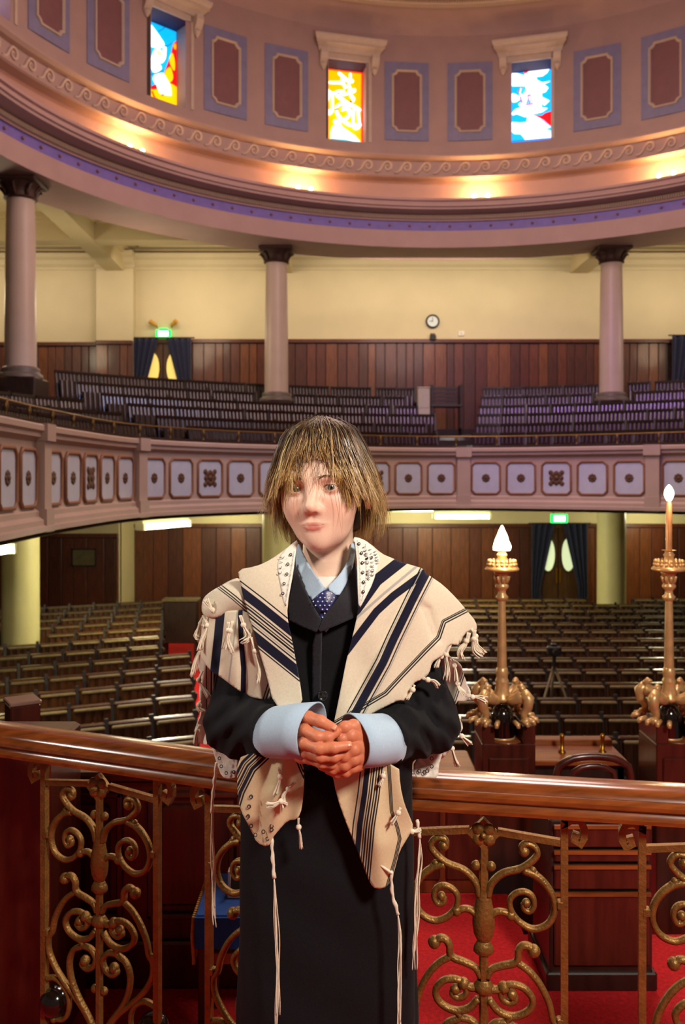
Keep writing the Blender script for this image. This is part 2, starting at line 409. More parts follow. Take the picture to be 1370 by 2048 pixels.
# window with a white winged form over flames (traced at 8.56x)
q1 = quadmap((135, 140), (830, 395), (810, 1640), (135, 1415))
blue1 = [(135, 140), (830, 395), (810, 1640), (135, 1415)]
pcs = [([(135, 1330), (280, 1310), (440, 1250), (600, 1060), (720, 780), (770, 590), (830, 550), (830, 1660), (135, 1430)], G_RED),
       (cls([(745, 745), (790, 900), (780, 1040), (740, 1000), (690, 870)]), G_YEL), (cls([(690, 975), (735, 1050), (750, 1160), (690, 1230), (620, 1150), (600, 1070)]), G_YEL),
       (cls([(800, 590), (815, 650), (800, 700), (765, 640)]), G_ORG),
       ([(140, 1420), (140, 1385), (230, 1365), (300, 1410), (300, 1310), (345, 1300), (370, 1340), (470, 1330), (520, 1400), (720, 1430), (690, 1240), (760, 1270), (815, 1310), (812, 1640), (500, 1545)], G_YEL),
       (cls([(270, 260), (340, 270), (430, 370), (530, 500), (600, 610), (560, 660), (480, 670), (420, 655), (330, 630), (260, 570), (195, 420), (205, 320)]), G_WHITE),
       (cls([(440, 680), (520, 690), (560, 740), (590, 660), (630, 660), (620, 820), (570, 900), (510, 920), (545, 990), (500, 1040), (420, 1060), (365, 980), (360, 860), (400, 740)]), G_WHITE),
       (cls([(400, 1110), (470, 1090), (560, 1075), (620, 1150), (690, 1270), (715, 1430), (660, 1440), (560, 1420), (500, 1390), (450, 1260), (405, 1180)]), G_WHITE),
       (cls([(470, 715), (520, 725), (545, 775), (490, 785), (460, 750)]), M('glass_sand', '#e8c88a', .2, emit=1.4, ecol='#e8c88a')),
       (ribbon([(375, 1370), (400, 1440), (440, 1500)], 22), G_RED), (ribbon([(545, 1440), (570, 1415)], 24), G_RED), (cls([(415, 1490), (450, 1475), (465, 1500), (430, 1520)]), G_RED)]
bars = [[(140, 820), (260, 820), (365, 800)], [(140, 1095), (300, 1095), (440, 1080), (580, 1030)], [(500, 395), (560, 370), (610, 330)], [(600, 640), (680, 625), (745, 590)]]
window(1, 134.2, 'stained glass window with white winged shape on blue above yellow and red flames', blue1, G_CYAN, pcs, bars, q1)
# window with white balance scales and brush strokes on amber
q2 = quadmap((260, 480), (975, 560), (985, 1690), (260, 1640))
W = lambda pts, a, b=None: (ribbon(pts, a, b), G_WHITE)
pcs = [W([(540, 555), (600, 600), (660, 650), (730, 690), (800, 690)], 42, 60), W([(750, 570), (755, 620), (740, 690)], 40), W([(620, 610), (600, 660), (640, 690)], 38), W([(365, 710), (450, 715), (560, 715), (630, 740), (660, 800)], 36, 46),
       W([(680, 790), (710, 765), (745, 765)], 38), W([(750, 800), (745, 880), (840, 840)], 50, 56), W([(340, 840), (400, 890), (480, 885), (540, 860), (640, 865)], 44, 40), W([(480, 890), (600, 915), (720, 890), (800, 850)], 30, 40),
       W([(500, 920), (600, 990), (720, 1060), (850, 1120), (940, 1170)], 50, 46), W([(760, 930), (815, 980), (800, 1020)], 46), W([(375, 880), (345, 990), (300, 1120), (290, 1170)], 36), W([(425, 900), (425, 1030), (425, 1170)], 36),
       (cls([(275, 1150), (330, 1165), (440, 1160), (430, 1210), (365, 1250), (300, 1220)]), G_WHITE), W([(490, 1130), (540, 1085), (600, 1065)], 42), W([(640, 1060), (690, 1120), (600, 1165)], 60, 40),
       W([(500, 1185), (520, 1240), (580, 1310), (700, 1390), (770, 1415)], 44), W([(715, 1150), (745, 1220), (690, 1300), (590, 1340), (460, 1355)], 56, 50), W([(815, 1150), (810, 1270), (805, 1400)], 36), W([(890, 1160), (910, 1280), (930, 1420)], 40),
       (cls([(785, 1385), (850, 1395), (955, 1400), (940, 1450), (870, 1485), (800, 1450)]), G_WHITE), ([(395, 1640), (400, 1520), (430, 1440), (490, 1400), (575, 1400), (600, 1450), (720, 1520), (830, 1590), (940, 1690)], G_WHITE),
       ([(395, 1640), (500, 1650), (640, 1655), (820, 1685), (940, 1690), (900, 1700), (400, 1650)], G_TEAL), (ribbon([(262, 480), (975, 560)], 24), G_RED), (ribbon([(266, 480), (266, 1640)], 18), G_RED), (ribbon([(970, 560), (978, 1690)], 28), G_RED),
       (ribbon([(740, 1040), (780, 1035)], 22), G_RED), (ribbon([(480, 1160), (520, 1165)], 18), G_RED), (ribbon([(510, 910), (560, 900)], 16), G_RED)]
m_seam = M('amber_seam', '#b86a00', .5, emit=.9, ecol='#d88a00')
window(2, 104.6, 'amber stained glass window with white balance scales and brush strokes', None, G_ORG, pcs, [], q2)
# window with white clouds and a red wedge on blue
q3 = quadmap((310, 540), (1045, 475), (1050, 1550), (320, 1610))
pcs = [([(330, 545), (420, 545), (540, 580), (640, 520), (760, 500), (860, 500), (1000, 480), (960, 540), (880, 590), (770, 600), (780, 650), (870, 690), (1020, 670), (900, 715), (985, 770), (940, 830), (870, 850), (870, 910), (1005, 970), (920, 1040), (860, 1010), (870, 1075), (970, 1085), (880, 1140), (760, 1165), (690, 1170), (610, 1210), (620, 1270), (600, 1290), (690, 1200), (560, 1215), (490, 1190), (420, 1170), (350, 1190), (330, 1160), (400, 1100), (500, 1070), (455, 1020), (500, 990), (470, 930), (480, 860), (540, 870), (590, 800), (560, 740), (430, 740), (330, 740)], G_WHITE),
       (cls([(330, 860), (420, 880), (480, 920), (440, 970), (350, 990), (328, 940)]), G_WHITE),
       ([(330, 1300), (480, 1310), (600, 1300), (620, 1210), (720, 1190), (840, 1240), (940, 1320), (1030, 1370), (920, 1410), (1030, 1430), (1035, 1540), (880, 1560), (700, 1570), (580, 1590), (560, 1540), (500, 1480), (380, 1475), (335, 1440)], G_WHITE),
       ([(690, 1185), (800, 1195), (870, 1200), (930, 1160), (1045, 1130), (1050, 1365), (1010, 1345), (900, 1260), (800, 1220)], G_RED), ([(540, 520), (635, 510), (610, 540), (560, 545)], G_RED),
       (cls([(510, 760), (560, 745), (585, 790), (540, 860), (505, 870), (500, 800)]), G_TEAL), ([(430, 830), (490, 770), (540, 745), (480, 830)], G_MAG), W([(495, 780), (480, 850), (490, 920)], 14), (ribbon([(490, 910), (500, 960), (515, 1000)], 30), G_MAG),
       ([(585, 1020), (610, 960), (630, 920), (640, 1030)], G_TEAL), ([(660, 1015), (665, 930), (690, 900), (680, 1015)], G_TEAL), (ribbon([(620, 895), (640, 960), (655, 1020)], 22), G_MAG), (ribbon([(585, 1035), (650, 1030), (715, 1020)], 16), G_MAG), (ribbon([(620, 895), (680, 885)], 22), G_MAG), (ribbon([(705, 940), (695, 1010)], 16), G_MAG), (ribbon([(785, 1015), (820, 985)], 14), G_MAG), (ribbon([(540, 1110), (640, 1120)], 9), G_TEAL), (ribbon([(745, 1125), (800, 1115)], 10), G_TEAL), (ribbon([(620, 1275), (700, 1270)], 10), G_TEAL),
       (ribbon([(315, 540), (322, 1610)], 22), G_BLUE), (ribbon([(1042, 480), (1045, 1130)], 20), G_BLUE), (ribbon([(320, 1608), (1050, 1552)], 18), G_BLUE)]
window(3, 75.4, 'stained glass window with white clouds, a small ship and a red wedge on blue', None, G_CYAN, pcs, [], q3)
# the window cut by the left edge: pale violet with a dark border
q4 = quadmap((0, 0), (100, 0), (100, 100), (0, 100))
pcs = [(cls([(10, 50), (40, 30), (70, 55), (95, 60), (70, 100), (20, 110)]), G_WHITE), (ribbon([(0, 60), (40, 75), (90, 110)], 14), G_VIO), ([(0, 60), (16, 62), (18, 110), (0, 110)], G_YEL), (ribbon([(92, 0), (94, 112)], 12), G_BLUE)]
window(4, 164.4, 'violet stained glass window cut off by the upper left corner', None, G_VIO, pcs, [], q4)
window(5, 45.4, 'stained glass window cut off by the upper right edge', None, G_CYAN, pcs, [], q4)
k = 6
for a in WIN:
    if a in (135, 105, 75, 165, 45): continue
    root = empty('window_%d' % k, label='plain blue stained glass window of the drum behind the camera', cat='window', kind='structure', group='drum windows behind the camera'); k += 1
    mt = ringframe(a, RW, 0); mt[2][3] = 0; root.matrix_world = mt
    MB().box(-.38, .38, .1, .12, Z(WB)-.05, Z(WT)+.05).build('pane', G_BLUE, root)
    MB().box(-.12, .16, .088, .099, Z(WB)+.3, Z(WT)-.3).build('pane', G_WHITE, root)

# cove lamps behind the ledge
m_bulb = M('lamp_bulb', '#fff0c0', .3, emit=40, ecol='#ffd890')
for a in (141, 112.3, 83.2, 54.5):
    mt = ringframe(a, 6.27, 4.935)
    t = empty('cove_lamp', label={141: 'small twin cove lamp on the ledge, leftmost', 112.3: 'twin cove lamp shining behind the ledge below the amber window', 83.2: 'twin cove lamp on the ledge left of the cloud window', 54.5: 'twin cove lamp glowing on the ledge at the right edge'}[a], cat='lamp', group='cove lamps on the ledge')
    t.matrix_world = mt
    MB().box(-.16, .16, -.05, .05, -.005, .018).build('base', m_brass, t)
    for s in (-.12, .12):
        MB().lathe([(.03, .015), (.035, .05), (.02, .06)], 10, (s, 0, 0)).build('socket', m_brass, t, smooth=True)
        MB().sphere((s, 0, .095), .036, 10, 8).build('bulb', m_bulb, t, smooth=True)
        p = mt @ Vector((s, -.02, .17))
        lamp('cove_lamp_light', 'POINT', p, 17, (1, .60, .22), .03)

# ---- upper columns, beams, ceiling, gallery back wall
YW = 18.2
def column_pair(x, y, where):
    t = empty('column', (x, y, 0), label='mauve painted upper column %s' % where, cat='column', group='columns under the dome ring')
    MB().lathe([(.215, Z(1.52)), (.212, Z(2.2)), (.195, Z(3.6)), (.188, Z(3.84)), (.2, Z(3.86))], 32).build('shaft', m_col, t, smooth=True)
    MB().lathe([(.30, Z(1.38)), (.30, Z(1.43)), (.27, Z(1.44)), (.255, Z(1.47)), (.265, Z(1.5)), (.24, Z(1.53)), (.21, Z(1.54))], 32).build('base', m_cbase, t, smooth=True)
    cp = MB().lathe([(.2, Z(3.85)), (.23, Z(3.87)), (.215, Z(3.89)), (.21, Z(3.94)), (.24, Z(4.0)), (.29, Z(4.06))], 24).box(-.3, .3, -.3, .3, Z(4.06), Z(4.13), .02)
    c_ = cp.build('capital', m_bronze, t, auto=.6)
    for k in range(8):
        a = k*PI/4
        lf = MB().tube([(.2*math.cos(a), .2*math.sin(a), Z(3.89)), (.225*math.cos(a), .225*math.sin(a), Z(3.96)), (.29*math.cos(a), .29*math.sin(a), Z(4.03)), (.31*math.cos(a), .31*math.sin(a), Z(4.0))], [.05, .055, .04, .02], 6, flat=(1, .4))
        lf.build('leaf', m_bronze, c_, smooth=True)
    MB().box(-.3, .3, -.3, .3, Z(.0), Z(1.38), .02).build('pedestal', m_dark, t)
    l = empty('column', (x, y, 0), label='cream lower column under the gallery %s' % where, cat='column', group='columns under the gallery')
    MB().lathe([(.27, FLOOR), (.27, FLOOR+.1), (.256, FLOOR+.14), (.25, Z(-.6)), (.27, Z(-.52)), (.3, Z(-.45))], 32).build('shaft', m_colc, l, smooth=True)
    MB().box(-.34, .34, -.34, .34, FLOOR, FLOOR+.08, .015).build('base', m_cbase, l)
COLS = [(-4.47, 12.5, 'at the left edge'), (-1.19, 16.2, 'left of the boy\'s head'), (4.84, 16.2, 'right of the boy')]
for c_ in COLS: column_pair(*c_)
ce = MB().lathe([(6.9, Z(4.62)), (9, Z(4.62)), (16, Z(4.62))], 120, (CX, CY, 0)).build('ceiling', m_creamc, smooth=True, label='cream plaster ceiling over the gallery', cat='ceiling', kind='structure')
def beam(name, x0, y0, x1, y1, w_, h0, h1, label):
    d = Vector((x1-x0, y1-y0, 0)); L_ = d.length; a = math.atan2(d.y, d.x)
    mb = MB(); mb.box(0, L_, -w_/2, w_/2, Z(h0), Z(h1)); mb.box(0, L_, -w_/2-.05, w_/2+.05, Z(h1)-.16, Z(h1)-.08); mb.box(0, L_, -w_/2-.10, w_/2+.10, Z(h1)-.08, Z(h1))
    o = mb.build(name, m_creamc, label=label, cat='beam', kind='structure'); o.location = (x0, y0, 0); o.rotation_euler.z = a
beam('trim_6', -4.47, 12.3, -4.55, YW, .36, 4.14, 4.62, 'cream ceiling beam running from the left column to the wall')
beam('trim_7', 4.84, 16.0, 4.78, YW, .36, 4.14, 4.62, 'cream ceiling beam behind the right column')
beam('trim_8', -1.19, 16.2, -1.2, YW, .36, 4.14, 4.62, 'cream ceiling beam behind the middle column')
beam('trim_9', -9, 15.9, -1.75, 15.9, .36, 4.155, 4.62, 'cream cross beam over the left of the gallery')
beam('trim_10', 5.25, 15.9, 9, 15.9, .36, 4.155, 4.62, 'cream cross beam over the right of the gallery')
# coffer mouldings of the ceiling
for x0, x1, y0, y1, nn in ((-4.2, -1.5, 16.2, 17.9, 'left of the middle column'), (-9, -4.9, 16.2, 17.9, 'in the far left corner'), (-9.5, -6.0, 12, 15.6, 'at the left edge'), (5.2, 9, 16.2, 17.9, 'right of the right column')):
    mb = MB()
    for k, (i_, h_) in enumerate(((.12, .05), (.28, .03))):
        a0, a1, b0, b1 = x0+i_, x1-i_, y0+i_, y1-i_; t_ = .07
        mb.box(a0, a1, b0, b0+t_, Z(4.62-h_), Z(4.63)); mb.box(a0, a1, b1-t_, b1, Z(4.62-h_), Z(4.63)); mb.box(a0, a0+t_, b0, b1, Z(4.62-h_), Z(4.63)); mb.box(a1-t_, a1, b0, b1, Z(4.62-h_), Z(4.63))
    mb.build('coffer_moulding', m_cream, ce)
wb = MB().box(-10, 10, YW, YW+.2, FLOOR, Z(4.7)).build('wall_back', m_cream, label='tall cream back wall of the gallery and hall', cat='wall', kind='structure')
MB().box(-4.92, -4.18, YW-.22, YW, Z(.5), Z(4.4)).build('pilaster', m_cream, wb)
mb = MB()
for x0, x1, yy in ((-10, -4.92, YW), (-4.18, 10, YW), (-4.95, -4.15, YW-.22)):
    mb.prism([(0, 4.2), (-.03, 4.2), (-.04, 4.25), (-.1, 4.3), (-.13, 4.38), (-.2, 4.42), (-.22, 4.5), (0, 4.5)], x0, x1, plane=lambda u, v, d, yy=yy: (d, yy+u, Z(v)))
mb.build('cornice', m_cream, wb)
# wainscot planks of the gallery back wall
def planks(parent, xs, y, h0, h1, w_, cap=True, skip=()):
    meshes = {}
    x = xs[0]; i = 0
    while x < xs[1]-.02:
        ww = min(w_*random.choice((.8, 1, 1, 1.25)), xs[1]-x); key = round(ww, 3); mi = random.randrange(4)
        if not any(a < x+ww/2 < b for a, b in skip):
            if (key, mi) not in meshes: meshes[(key, mi)] = MB().box(.006, ww-.006, -.035, .01, 0, h1-h0, .008).mesh('plank', WOODS[mi])
            inst('plank', meshes[(key, mi)], parent, Matrix.Translation((x, y-random.random()*.008, Z(h0))))
        x += ww; i += 1
    if cap: MB().box(xs[0], xs[1], y-.08, y, Z(h1), Z(h1)+.08, .01).build('cap_rail', WOODS[0], parent)
    MB().box(xs[0], xs[1], y-.012, y+.0, Z(h0), Z(h1)).build('backing_board', m_dark, parent)
planks(wb, (-4.15, 7.0), YW, .9, 2.72, .19, skip=((-4.2, -3.05), (6.62, 7.0)))
planks(wb, (-8.5, -4.95), YW, .9, 2.66, .19)
planks(wb, (-4.92, -4.18), YW-.22, .9, 2.66, .19)
# doors with oval lights and navy curtains
m_doorw = M('door_wood', '#4a2c12', .4, var=.15, scale=6, wood=(4, 4, .6), coat=.2)
m_lit = M('lit_door_glass', '#e8c86a', .3, emit=.75, ecol='#f0cf70', var=.05)
m_litw = M('lit_door_glass_pale', '#d8e0b8', .3, emit=.8, ecol='#d8e8b8', var=.05)
def door(no, xc, y, h0, h1, w_, lit, label, clabel, curt=(1, 1)):
    t = empty('door_%d' % no, (xc, y, Z(h0)), label=label, cat='door', kind='structure'); hh = h1-h0
    fr = MB().box(-w_/2-.09, -w_/2, -.1, 0, 0, hh).box(w_/2, w_/2+.09, -.1, 0, 0, hh).box(-w_/2-.09, w_/2+.09, -.1, 0, hh-.08, hh); fr.build('frame', m_doorw, t)
    for s in (-1, 1):
        lf = MB().box(min(0, s*w_/2)+.006, max(0, s*w_/2)-.006, -.05, 0, .01, hh-.08, .008).build('leaf', m_doorw, t)
        MB().prism(oval(s*w_*.26, hh*.70, w_*.17, hh*.16), -.062, -.05).build('oval_pane', lit, lf)
        rg = [(s*w_*.26+w_*.185*math.cos(q), -.055, hh*.70+hh*.175*math.sin(q)) for q in np.linspace(0, 2*PI, 25)]
        MB().tube(rg, .014, 6).build('pane_ring', m_doorw, lf, smooth=True)
        MB().box(s*.035-.02, s*.035+.02, -.075, -.05, hh*.42, hh*.57, .005).build('push_plate', m_brass, lf)
    for s in (-1, 1):
        if not curt[0 if s < 0 else 1]: continue
        # tied-back curtain: pleated sheet, wide at the top, gathered at the side
        mb = MB(); nu, nv = 40, 26
        for j in range(nv+1):
            v = j/nv; zz = hh*(1-v); spread = (1-.62*min(1, v/.62)) if v < .62 else .38+.12*(v-.62)/.38
            for i in range(nu+1):
                u = i/nu; xx = s*(w_*.72-(u*w_*.62*spread)); yy = -.17-.035*math.sin(u*24)*(.5+.5*spread)
                mb.v.append((xx, yy, zz))
        for j in range(nv):
            for i in range(nu): a = j*(nu+1)+i; mb.f.append((a, a+1, a+nu+2, a+nu+1))
        c_ = mb.build('curtain', m_navy, smooth=True, label=clabel % ('left' if s < 0 else 'right'), cat='curtain', group='navy door curtains', loc=(xc, y, Z(h0)))
        c_.modifiers.new('thickness', 'SOLIDIFY').thickness = .012
    MB().tube([(xc-w_*.8, y-.17, Z(h1)+.01), (xc+w_*.8, y-.17, Z(h1)+.01)], .015, 8).build('curtain_rail', m_dark, label='dark curtain rail over the %s' % label.split(' with')[0], cat='rail')
door(1, -3.62, YW, .86, 2.80, .82, m_lit, 'gallery double door with yellow oval panes', 'navy curtain tied back %s of the gallery door')
door(2, 7.25, YW, .86, 2.85, .9, m_lit, 'gallery double door at the right edge with yellow oval panes', 'navy curtain hanging %s of the door at the right edge')
door(3, 4.35, YW, -3.0, -.92, .78, m_litw, 'hall double door under the gallery with pale oval panes', 'navy curtain tied back %s of the hall door')
# exit signs
m_exitg = M('exit_green', '#08b84a', .4, emit=2.2, ecol='#10d858'); m_exitw = M('exit_white', '#f4fff4', .4, emit=4.5, ecol='#e8fff0')
def text_mesh(name, s, size, mat, font=None, ext=.004):
    cu = bpy.data.curves.new(name, 'FONT'); cu.body = s; cu.size = size; cu.align_x = 'CENTER'; cu.align_y = 'CENTER'; cu.extrude = ext
    o = bpy.data.objects.new(name, cu); COL.objects.link(o); bpy.context.view_layer.update()
    me = bpy.data.meshes.new_from_object(o.evaluated_get(bpy.context.evaluated_depsgraph_get())); bpy.data.objects.remove(o); bpy.data.curves.remove(cu)
    me.name = name; me.materials.clear(); me.materials.append(mat); me.transform(Matrix.Rotation(PI/2, 4, 'X'))
    return me
def exit_sign(x, y, h, label, hang):
    t = empty('exit_sign', (x, y, Z(h)), label=label, cat='exit sign', group='green exit signs')
    MB().box(-.15, .15, -.03, .03, -.08, .08, .008).build('housing', m_exitg, t)
    MB().box(-.10, .10, -.036, -.029, -.05, .05).build('lit_face', m_exitw, t)
    obj('lettering', text_mesh('lettering', 'EXIT', .085, m_exitg), t, loc=(0, -.038, 0))
    if hang:
        for s in (-.1, .1): MB().tube([(s, 0, .08), (s, 0, .3)], .006, 6).build('hanger', m_black, t)
    else:
        MB().box(-.08, .08, -.02, .07, .08, .11).build('wall_bracket', m_exitg, t)
exit_sign(-3.6, YW-.10, 2.90, 'green lit exit sign above the gallery door', False)
exit_sign(3.85, 16.0, -.72, 'green lit exit sign hanging in front of the hall door', True)
for s in (-1, 1):   # emergency spot heads beside the gallery sign
    t = MB().tube([(-3.6+s*.15, YW-.08, Z(3.07)), (-3.6+s*.27, YW-.14, Z(3.15))], [.035, .05], 10).build('emergency_spot', M('amber_plastic', '#c89030', .4), label='small amber emergency spotlight %s of the gallery exit sign' % ('left' if s < 0 else 'right'), cat='spotlight', group='emergency spots')
    t2 = MB().tube([(-3.6+s*.15, YW-.08, Z(3.07)), (-3.6+s*.15, YW+.0, Z(3.05))], .012, 8).build('bracket', m_black, t)
# clock, speaker, switch plate
t = empty('wall_clock', (1.82, YW, Z(3.165)), label='round wall clock with a dark rim high on the cream wall', cat='clock')
def lathe_y(prof, n=32):
    b = MB().lathe(prof, n); b.v = [(x, -z, y) for x, y, z in b.v]; return b
lathe_y([(0, 0), (.135, 0), (.14, .03), (.125, .06), (.11, .05), (.11, .02)]).build('rim', m_black, t, smooth=True)
lathe_y([(0, .03), (.112, .03), (.112, .01)]).build('dial', M('clock_dial', '#d8e4e4', .25, var=.02), t)
MB().box(-.004, .004, -.04, -.034, -.01, .085).build('minute_hand', m_black, t); MB().box(-.06, .01, -.04, -.034, -.005, .005).build('hour_hand', m_black, t)
t = empty('wall_speaker', (1.82, YW, Z(2.87)), label='small dark box on a bracket below the clock', cat='speaker')
MB().box(-.06, .06, -.14, -.03, -.10, .0, .01).build('body', m_black, t); MB().box(-.05, .05, -.05, 0, .0, .05, .005).build('bracket', m_bronze, t)
t = MB().box(-.06, .06, -.02, 0, -.05, .05, .006).build('switch_plate', M('white_plastic', '#e8e2d0', .4), label='white switch plate on the wall right of the clock', cat='switch', loc=(2.4, YW, Z(2.92)))
MB().box(-.02, .02, -.028, -.018, -.02, .02).build('rocker', M('white_plastic_b', '#d0cabc', .4), t)

# ---- gallery front along a horseshoe curve
GP = [(-2.33, 3.2), (-2.38, 4.6), (-2.42, 6.05), (-2.46, 8.0), (-2.18, 10.2), (-.85, 11.85), (1.65, 12.95), (4.15, 11.85), (5.48, 10.2), (5.76, 8.0), (5.72, 6.05), (5.68, 4.6)]
GN = 500; G = spline(GP, GN); GT = np.gradient(G, axis=0); GT /= np.linalg.norm(GT, axis=1)[:, None]
GNm = np.stack([-GT[:, 1], GT[:, 0]], 1)   # outwards (away from the hall)
if (GNm[GN//2] @ np.array([0, 1])) < 0: GNm = -GNm
GL = np.r_[0, np.cumsum(np.linalg.norm(np.diff(G, axis=0), axis=1))]
def gat(s):
    p = np.array([np.interp(s, GL, G[:, k]) for k in (0, 1)]); q = np.array([np.interp(s, GL, GNm[:, k]) for k in (0, 1)])
    return p, q/np.linalg.norm(q)
def gframe(s, off, h):
    p, q = gat(s); u = (q[1], -q[0]); m = Matrix.Identity(4)
    for i in (0, 1): m[i][0] = u[i]; m[i][1] = q[i]
    m[0][3], m[1][3], m[2][3] = p[0]+q[0]*off, p[1]+q[1]*off, Z(h)
    return m
def gstrip(prof, step=3):
    mb = MB(); ids = list(range(0, GN, step)); k = len(prof)
    for i in ids:
        for o_, h_ in prof: mb.v.append((G[i, 0]+GNm[i, 0]*o_, G[i, 1]+GNm[i, 1]*o_, Z(h_)))
    for a in range(len(ids)-1):
        for j in range(k-1): mb.f.append((a*k+j, (a+1)*k+j, (a+1)*k+j+1, a*k+j+1))
    return mb
gf = gstrip([(.3, .43), (-.06, .433), (-.075, .42), (-.075, .38), (-.05, .36), (-.05, .33), (-.02, .31), (0, .29), (0, -.25), (-.03, -.27), (-.03, -.31), (-.07, -.34), (-.07, -.38), (-.10, -.39), (-.10, -.43), (.3, -.47)], 2).build('wall_gallery_front', m_gwall, auto=.5, label='curved mauve gallery front with framed pale panels and pilasters', cat='balcony', kind='structure')
gstrip([(-.06, -.47), (8.0, -.47)], 4).build('ceiling_under_gallery', M('under_gallery_cream', '#cfc28e', .7, var=.04, scale=3), label='cream ceiling under the gallery', cat='ceiling', kind='structure')
s_mid = GL[int(np.argmin(abs(G[:, 0]-1.73)+100*(G[:, 1] < 11)))]
pil = MB().box(-.09, .09, -.07, .02, -.25, .30).box(-.11, .11, -.1, .02, .30, .44).box(-.1, .1, -.09, .02, -.44, -.25).mesh('pilaster', m_gwall)
gp_me = MB().prism([(-.2, -.225+.05), (-.15, -.225), (.15, -.225), (.2, -.175), (.2, .175), (.15, .225), (-.15, .225), (-.2, .175)], -.008, .02).mesh('panel', m_gpanel)
fr_ = MB(); oc = [(-.2, -.175), (-.15, -.225), (.15, -.225), (.2, -.175), (.2, .175), (.15, .225), (-.15, .225), (-.2, .175), (-.2, -.175), (-.15, -.225)]
fr_.tube([(x, -.012, z) for x, z in oc], .017, 6, up=(0, 1, 0), caps=False); fr_me = fr_.mesh('frame', m_gframe, smooth=True)
def rosette(r, n_, sq=False):
    b = MB()
    for k in range(n_):
        a = 2*PI*k/n_; b.sphere((r*.62*math.cos(a), -.012, r*.62*math.sin(a)), r*.36, 8, 5, (1, .4, 1))
    b.sphere((0, -.015, 0), r*.4, 8, 6, (1, .5, 1))
    if sq:
        for k in range(4):
            a = PI/4+PI/2*k; b.sphere((r*1.05*math.cos(a), -.012, r*1.05*math.sin(a)), r*.32, 8, 5, (1, .4, 1))
    return b
ro_me = rosette(.062, 8).mesh('rosette', m_ros, smooth=True); rs_me = rosette(.105, 8, True).mesh('rosette', m_ros, smooth=True)
for bay in range(-5, 4):
    s0 = s_mid+bay*2.63
    if s0 < 0 or s0 > GL[-1]: continue
    inst('pilaster', pil, gf, gframe(s0, 0, 0))
    for j in range(5):
        s = s0+2.63/2+(j-2)*.497
        if s > GL[-1]: continue
        p_ = inst('panel', gp_me, gf, gframe(s, 0, .0))
        inst('panel_frame', fr_me, p_, Matrix.Identity(4)); inst('rosette', rs_me if j == 2 else ro_me, p_, Matrix.Identity(4))
# brass rail on the parapet
m_rbrass = M('aged_brass', '#8a6c40', .4, .8, var=.12, scale=30)
rail = empty('gallery_rail', label='thin brass hand rail along the top of the gallery front', cat='rail')
ids = range(0, GN, 3)
MB().tube([(G[i, 0]+GNm[i, 0]*.12, G[i, 1]+GNm[i, 1]*.12, Z(.60)) for i in ids], .011, 8).build('bar', m_rbrass, rail, smooth=True)
pst = MB().lathe([(.03, 0), (.03, .012), (.012, .02), (.009, .09), (.014, .1), (.022, .13), (.014, .16), (.01, .175)], 8).mesh('post', m_rbrass, smooth=True)
s = .4
while s < GL[-1]: inst('rail_post', pst, rail, gframe(s, .12, .43)); s += .55
gstrip([(.02, .432), (.02, .47), (.22, .47), (.22, .40)], 2).build('trim_11', m_dark, label='dark wooden capping on the gallery front', cat='coping', kind='structure')
# stepped gallery floor
tread = [-.14, .04, .25, .45, .68, .92]
prof = [(.3, -.3), (.3, tread[0])]
for i in range(6): o1 = .3+.75*(i+1); prof += [(o1, tread[i]), (o1, tread[min(5, i+1)])]
prof += [(9, .92)]
gstrip(prof, 3).build('floor_gallery', m_floorw, label='dark stepped gallery floor', cat='floor', kind='structure')

# ---- hall floor, lower walls
MB().box(-10, 10, 2.4, YW, FLOOR-.1, FLOOR).build('floor_hall', m_floorw, label='dark floor of the hall below the platform', cat='floor', kind='structure')
lw = MB().box(-9, -4.2, 16.9, 17.1, FLOOR, Z(-.47)).box(-4.3, -4.2, 17.0, YW, FLOOR, Z(-.47)).build('wall_left', m_cream, label='projecting panelled wall under the gallery on the left', cat='wall', kind='structure')
planks(lw, (-9, -4.2), 16.9, -3.0, -1.12, .26)
planks(wb, (-4.2, 8.5), YW, -3.0, -1.0, .3, skip=((3.9, 4.8),))
nb = MB().box(-.2, .2, -.03, 0, -.14, .14).build('notice_board', M('notice_paper', '#5d5138', .7, var=.2, scale=14), label='faded notice board on the panelled wall at the left', cat='notice board', loc=(P(168, 1115, 16.85).x, 16.85, P(168, 1115, 16.85).z))
MB().box(-.22, .22, -.02, .0, .14, .17).box(-.22, .22, -.02, 0, -.17, -.14).box(-.23, -.2, -.02, 0, -.17, .17).box(.2, .23, -.02, 0, -.17, .17).build('frame', m_dark, nb)
MB().prism([(-1.35, 8.2), (-.5, 8.2), (-2.6, 17.3), (-3.5, 17.3)], FLOOR, FLOOR+.01, plane=lambda u, v, d: (u, v, d)).build('floor_aisle', m_red, label='red aisle carpet running between the hall seat blocks', cat='carpet', kind='structure')
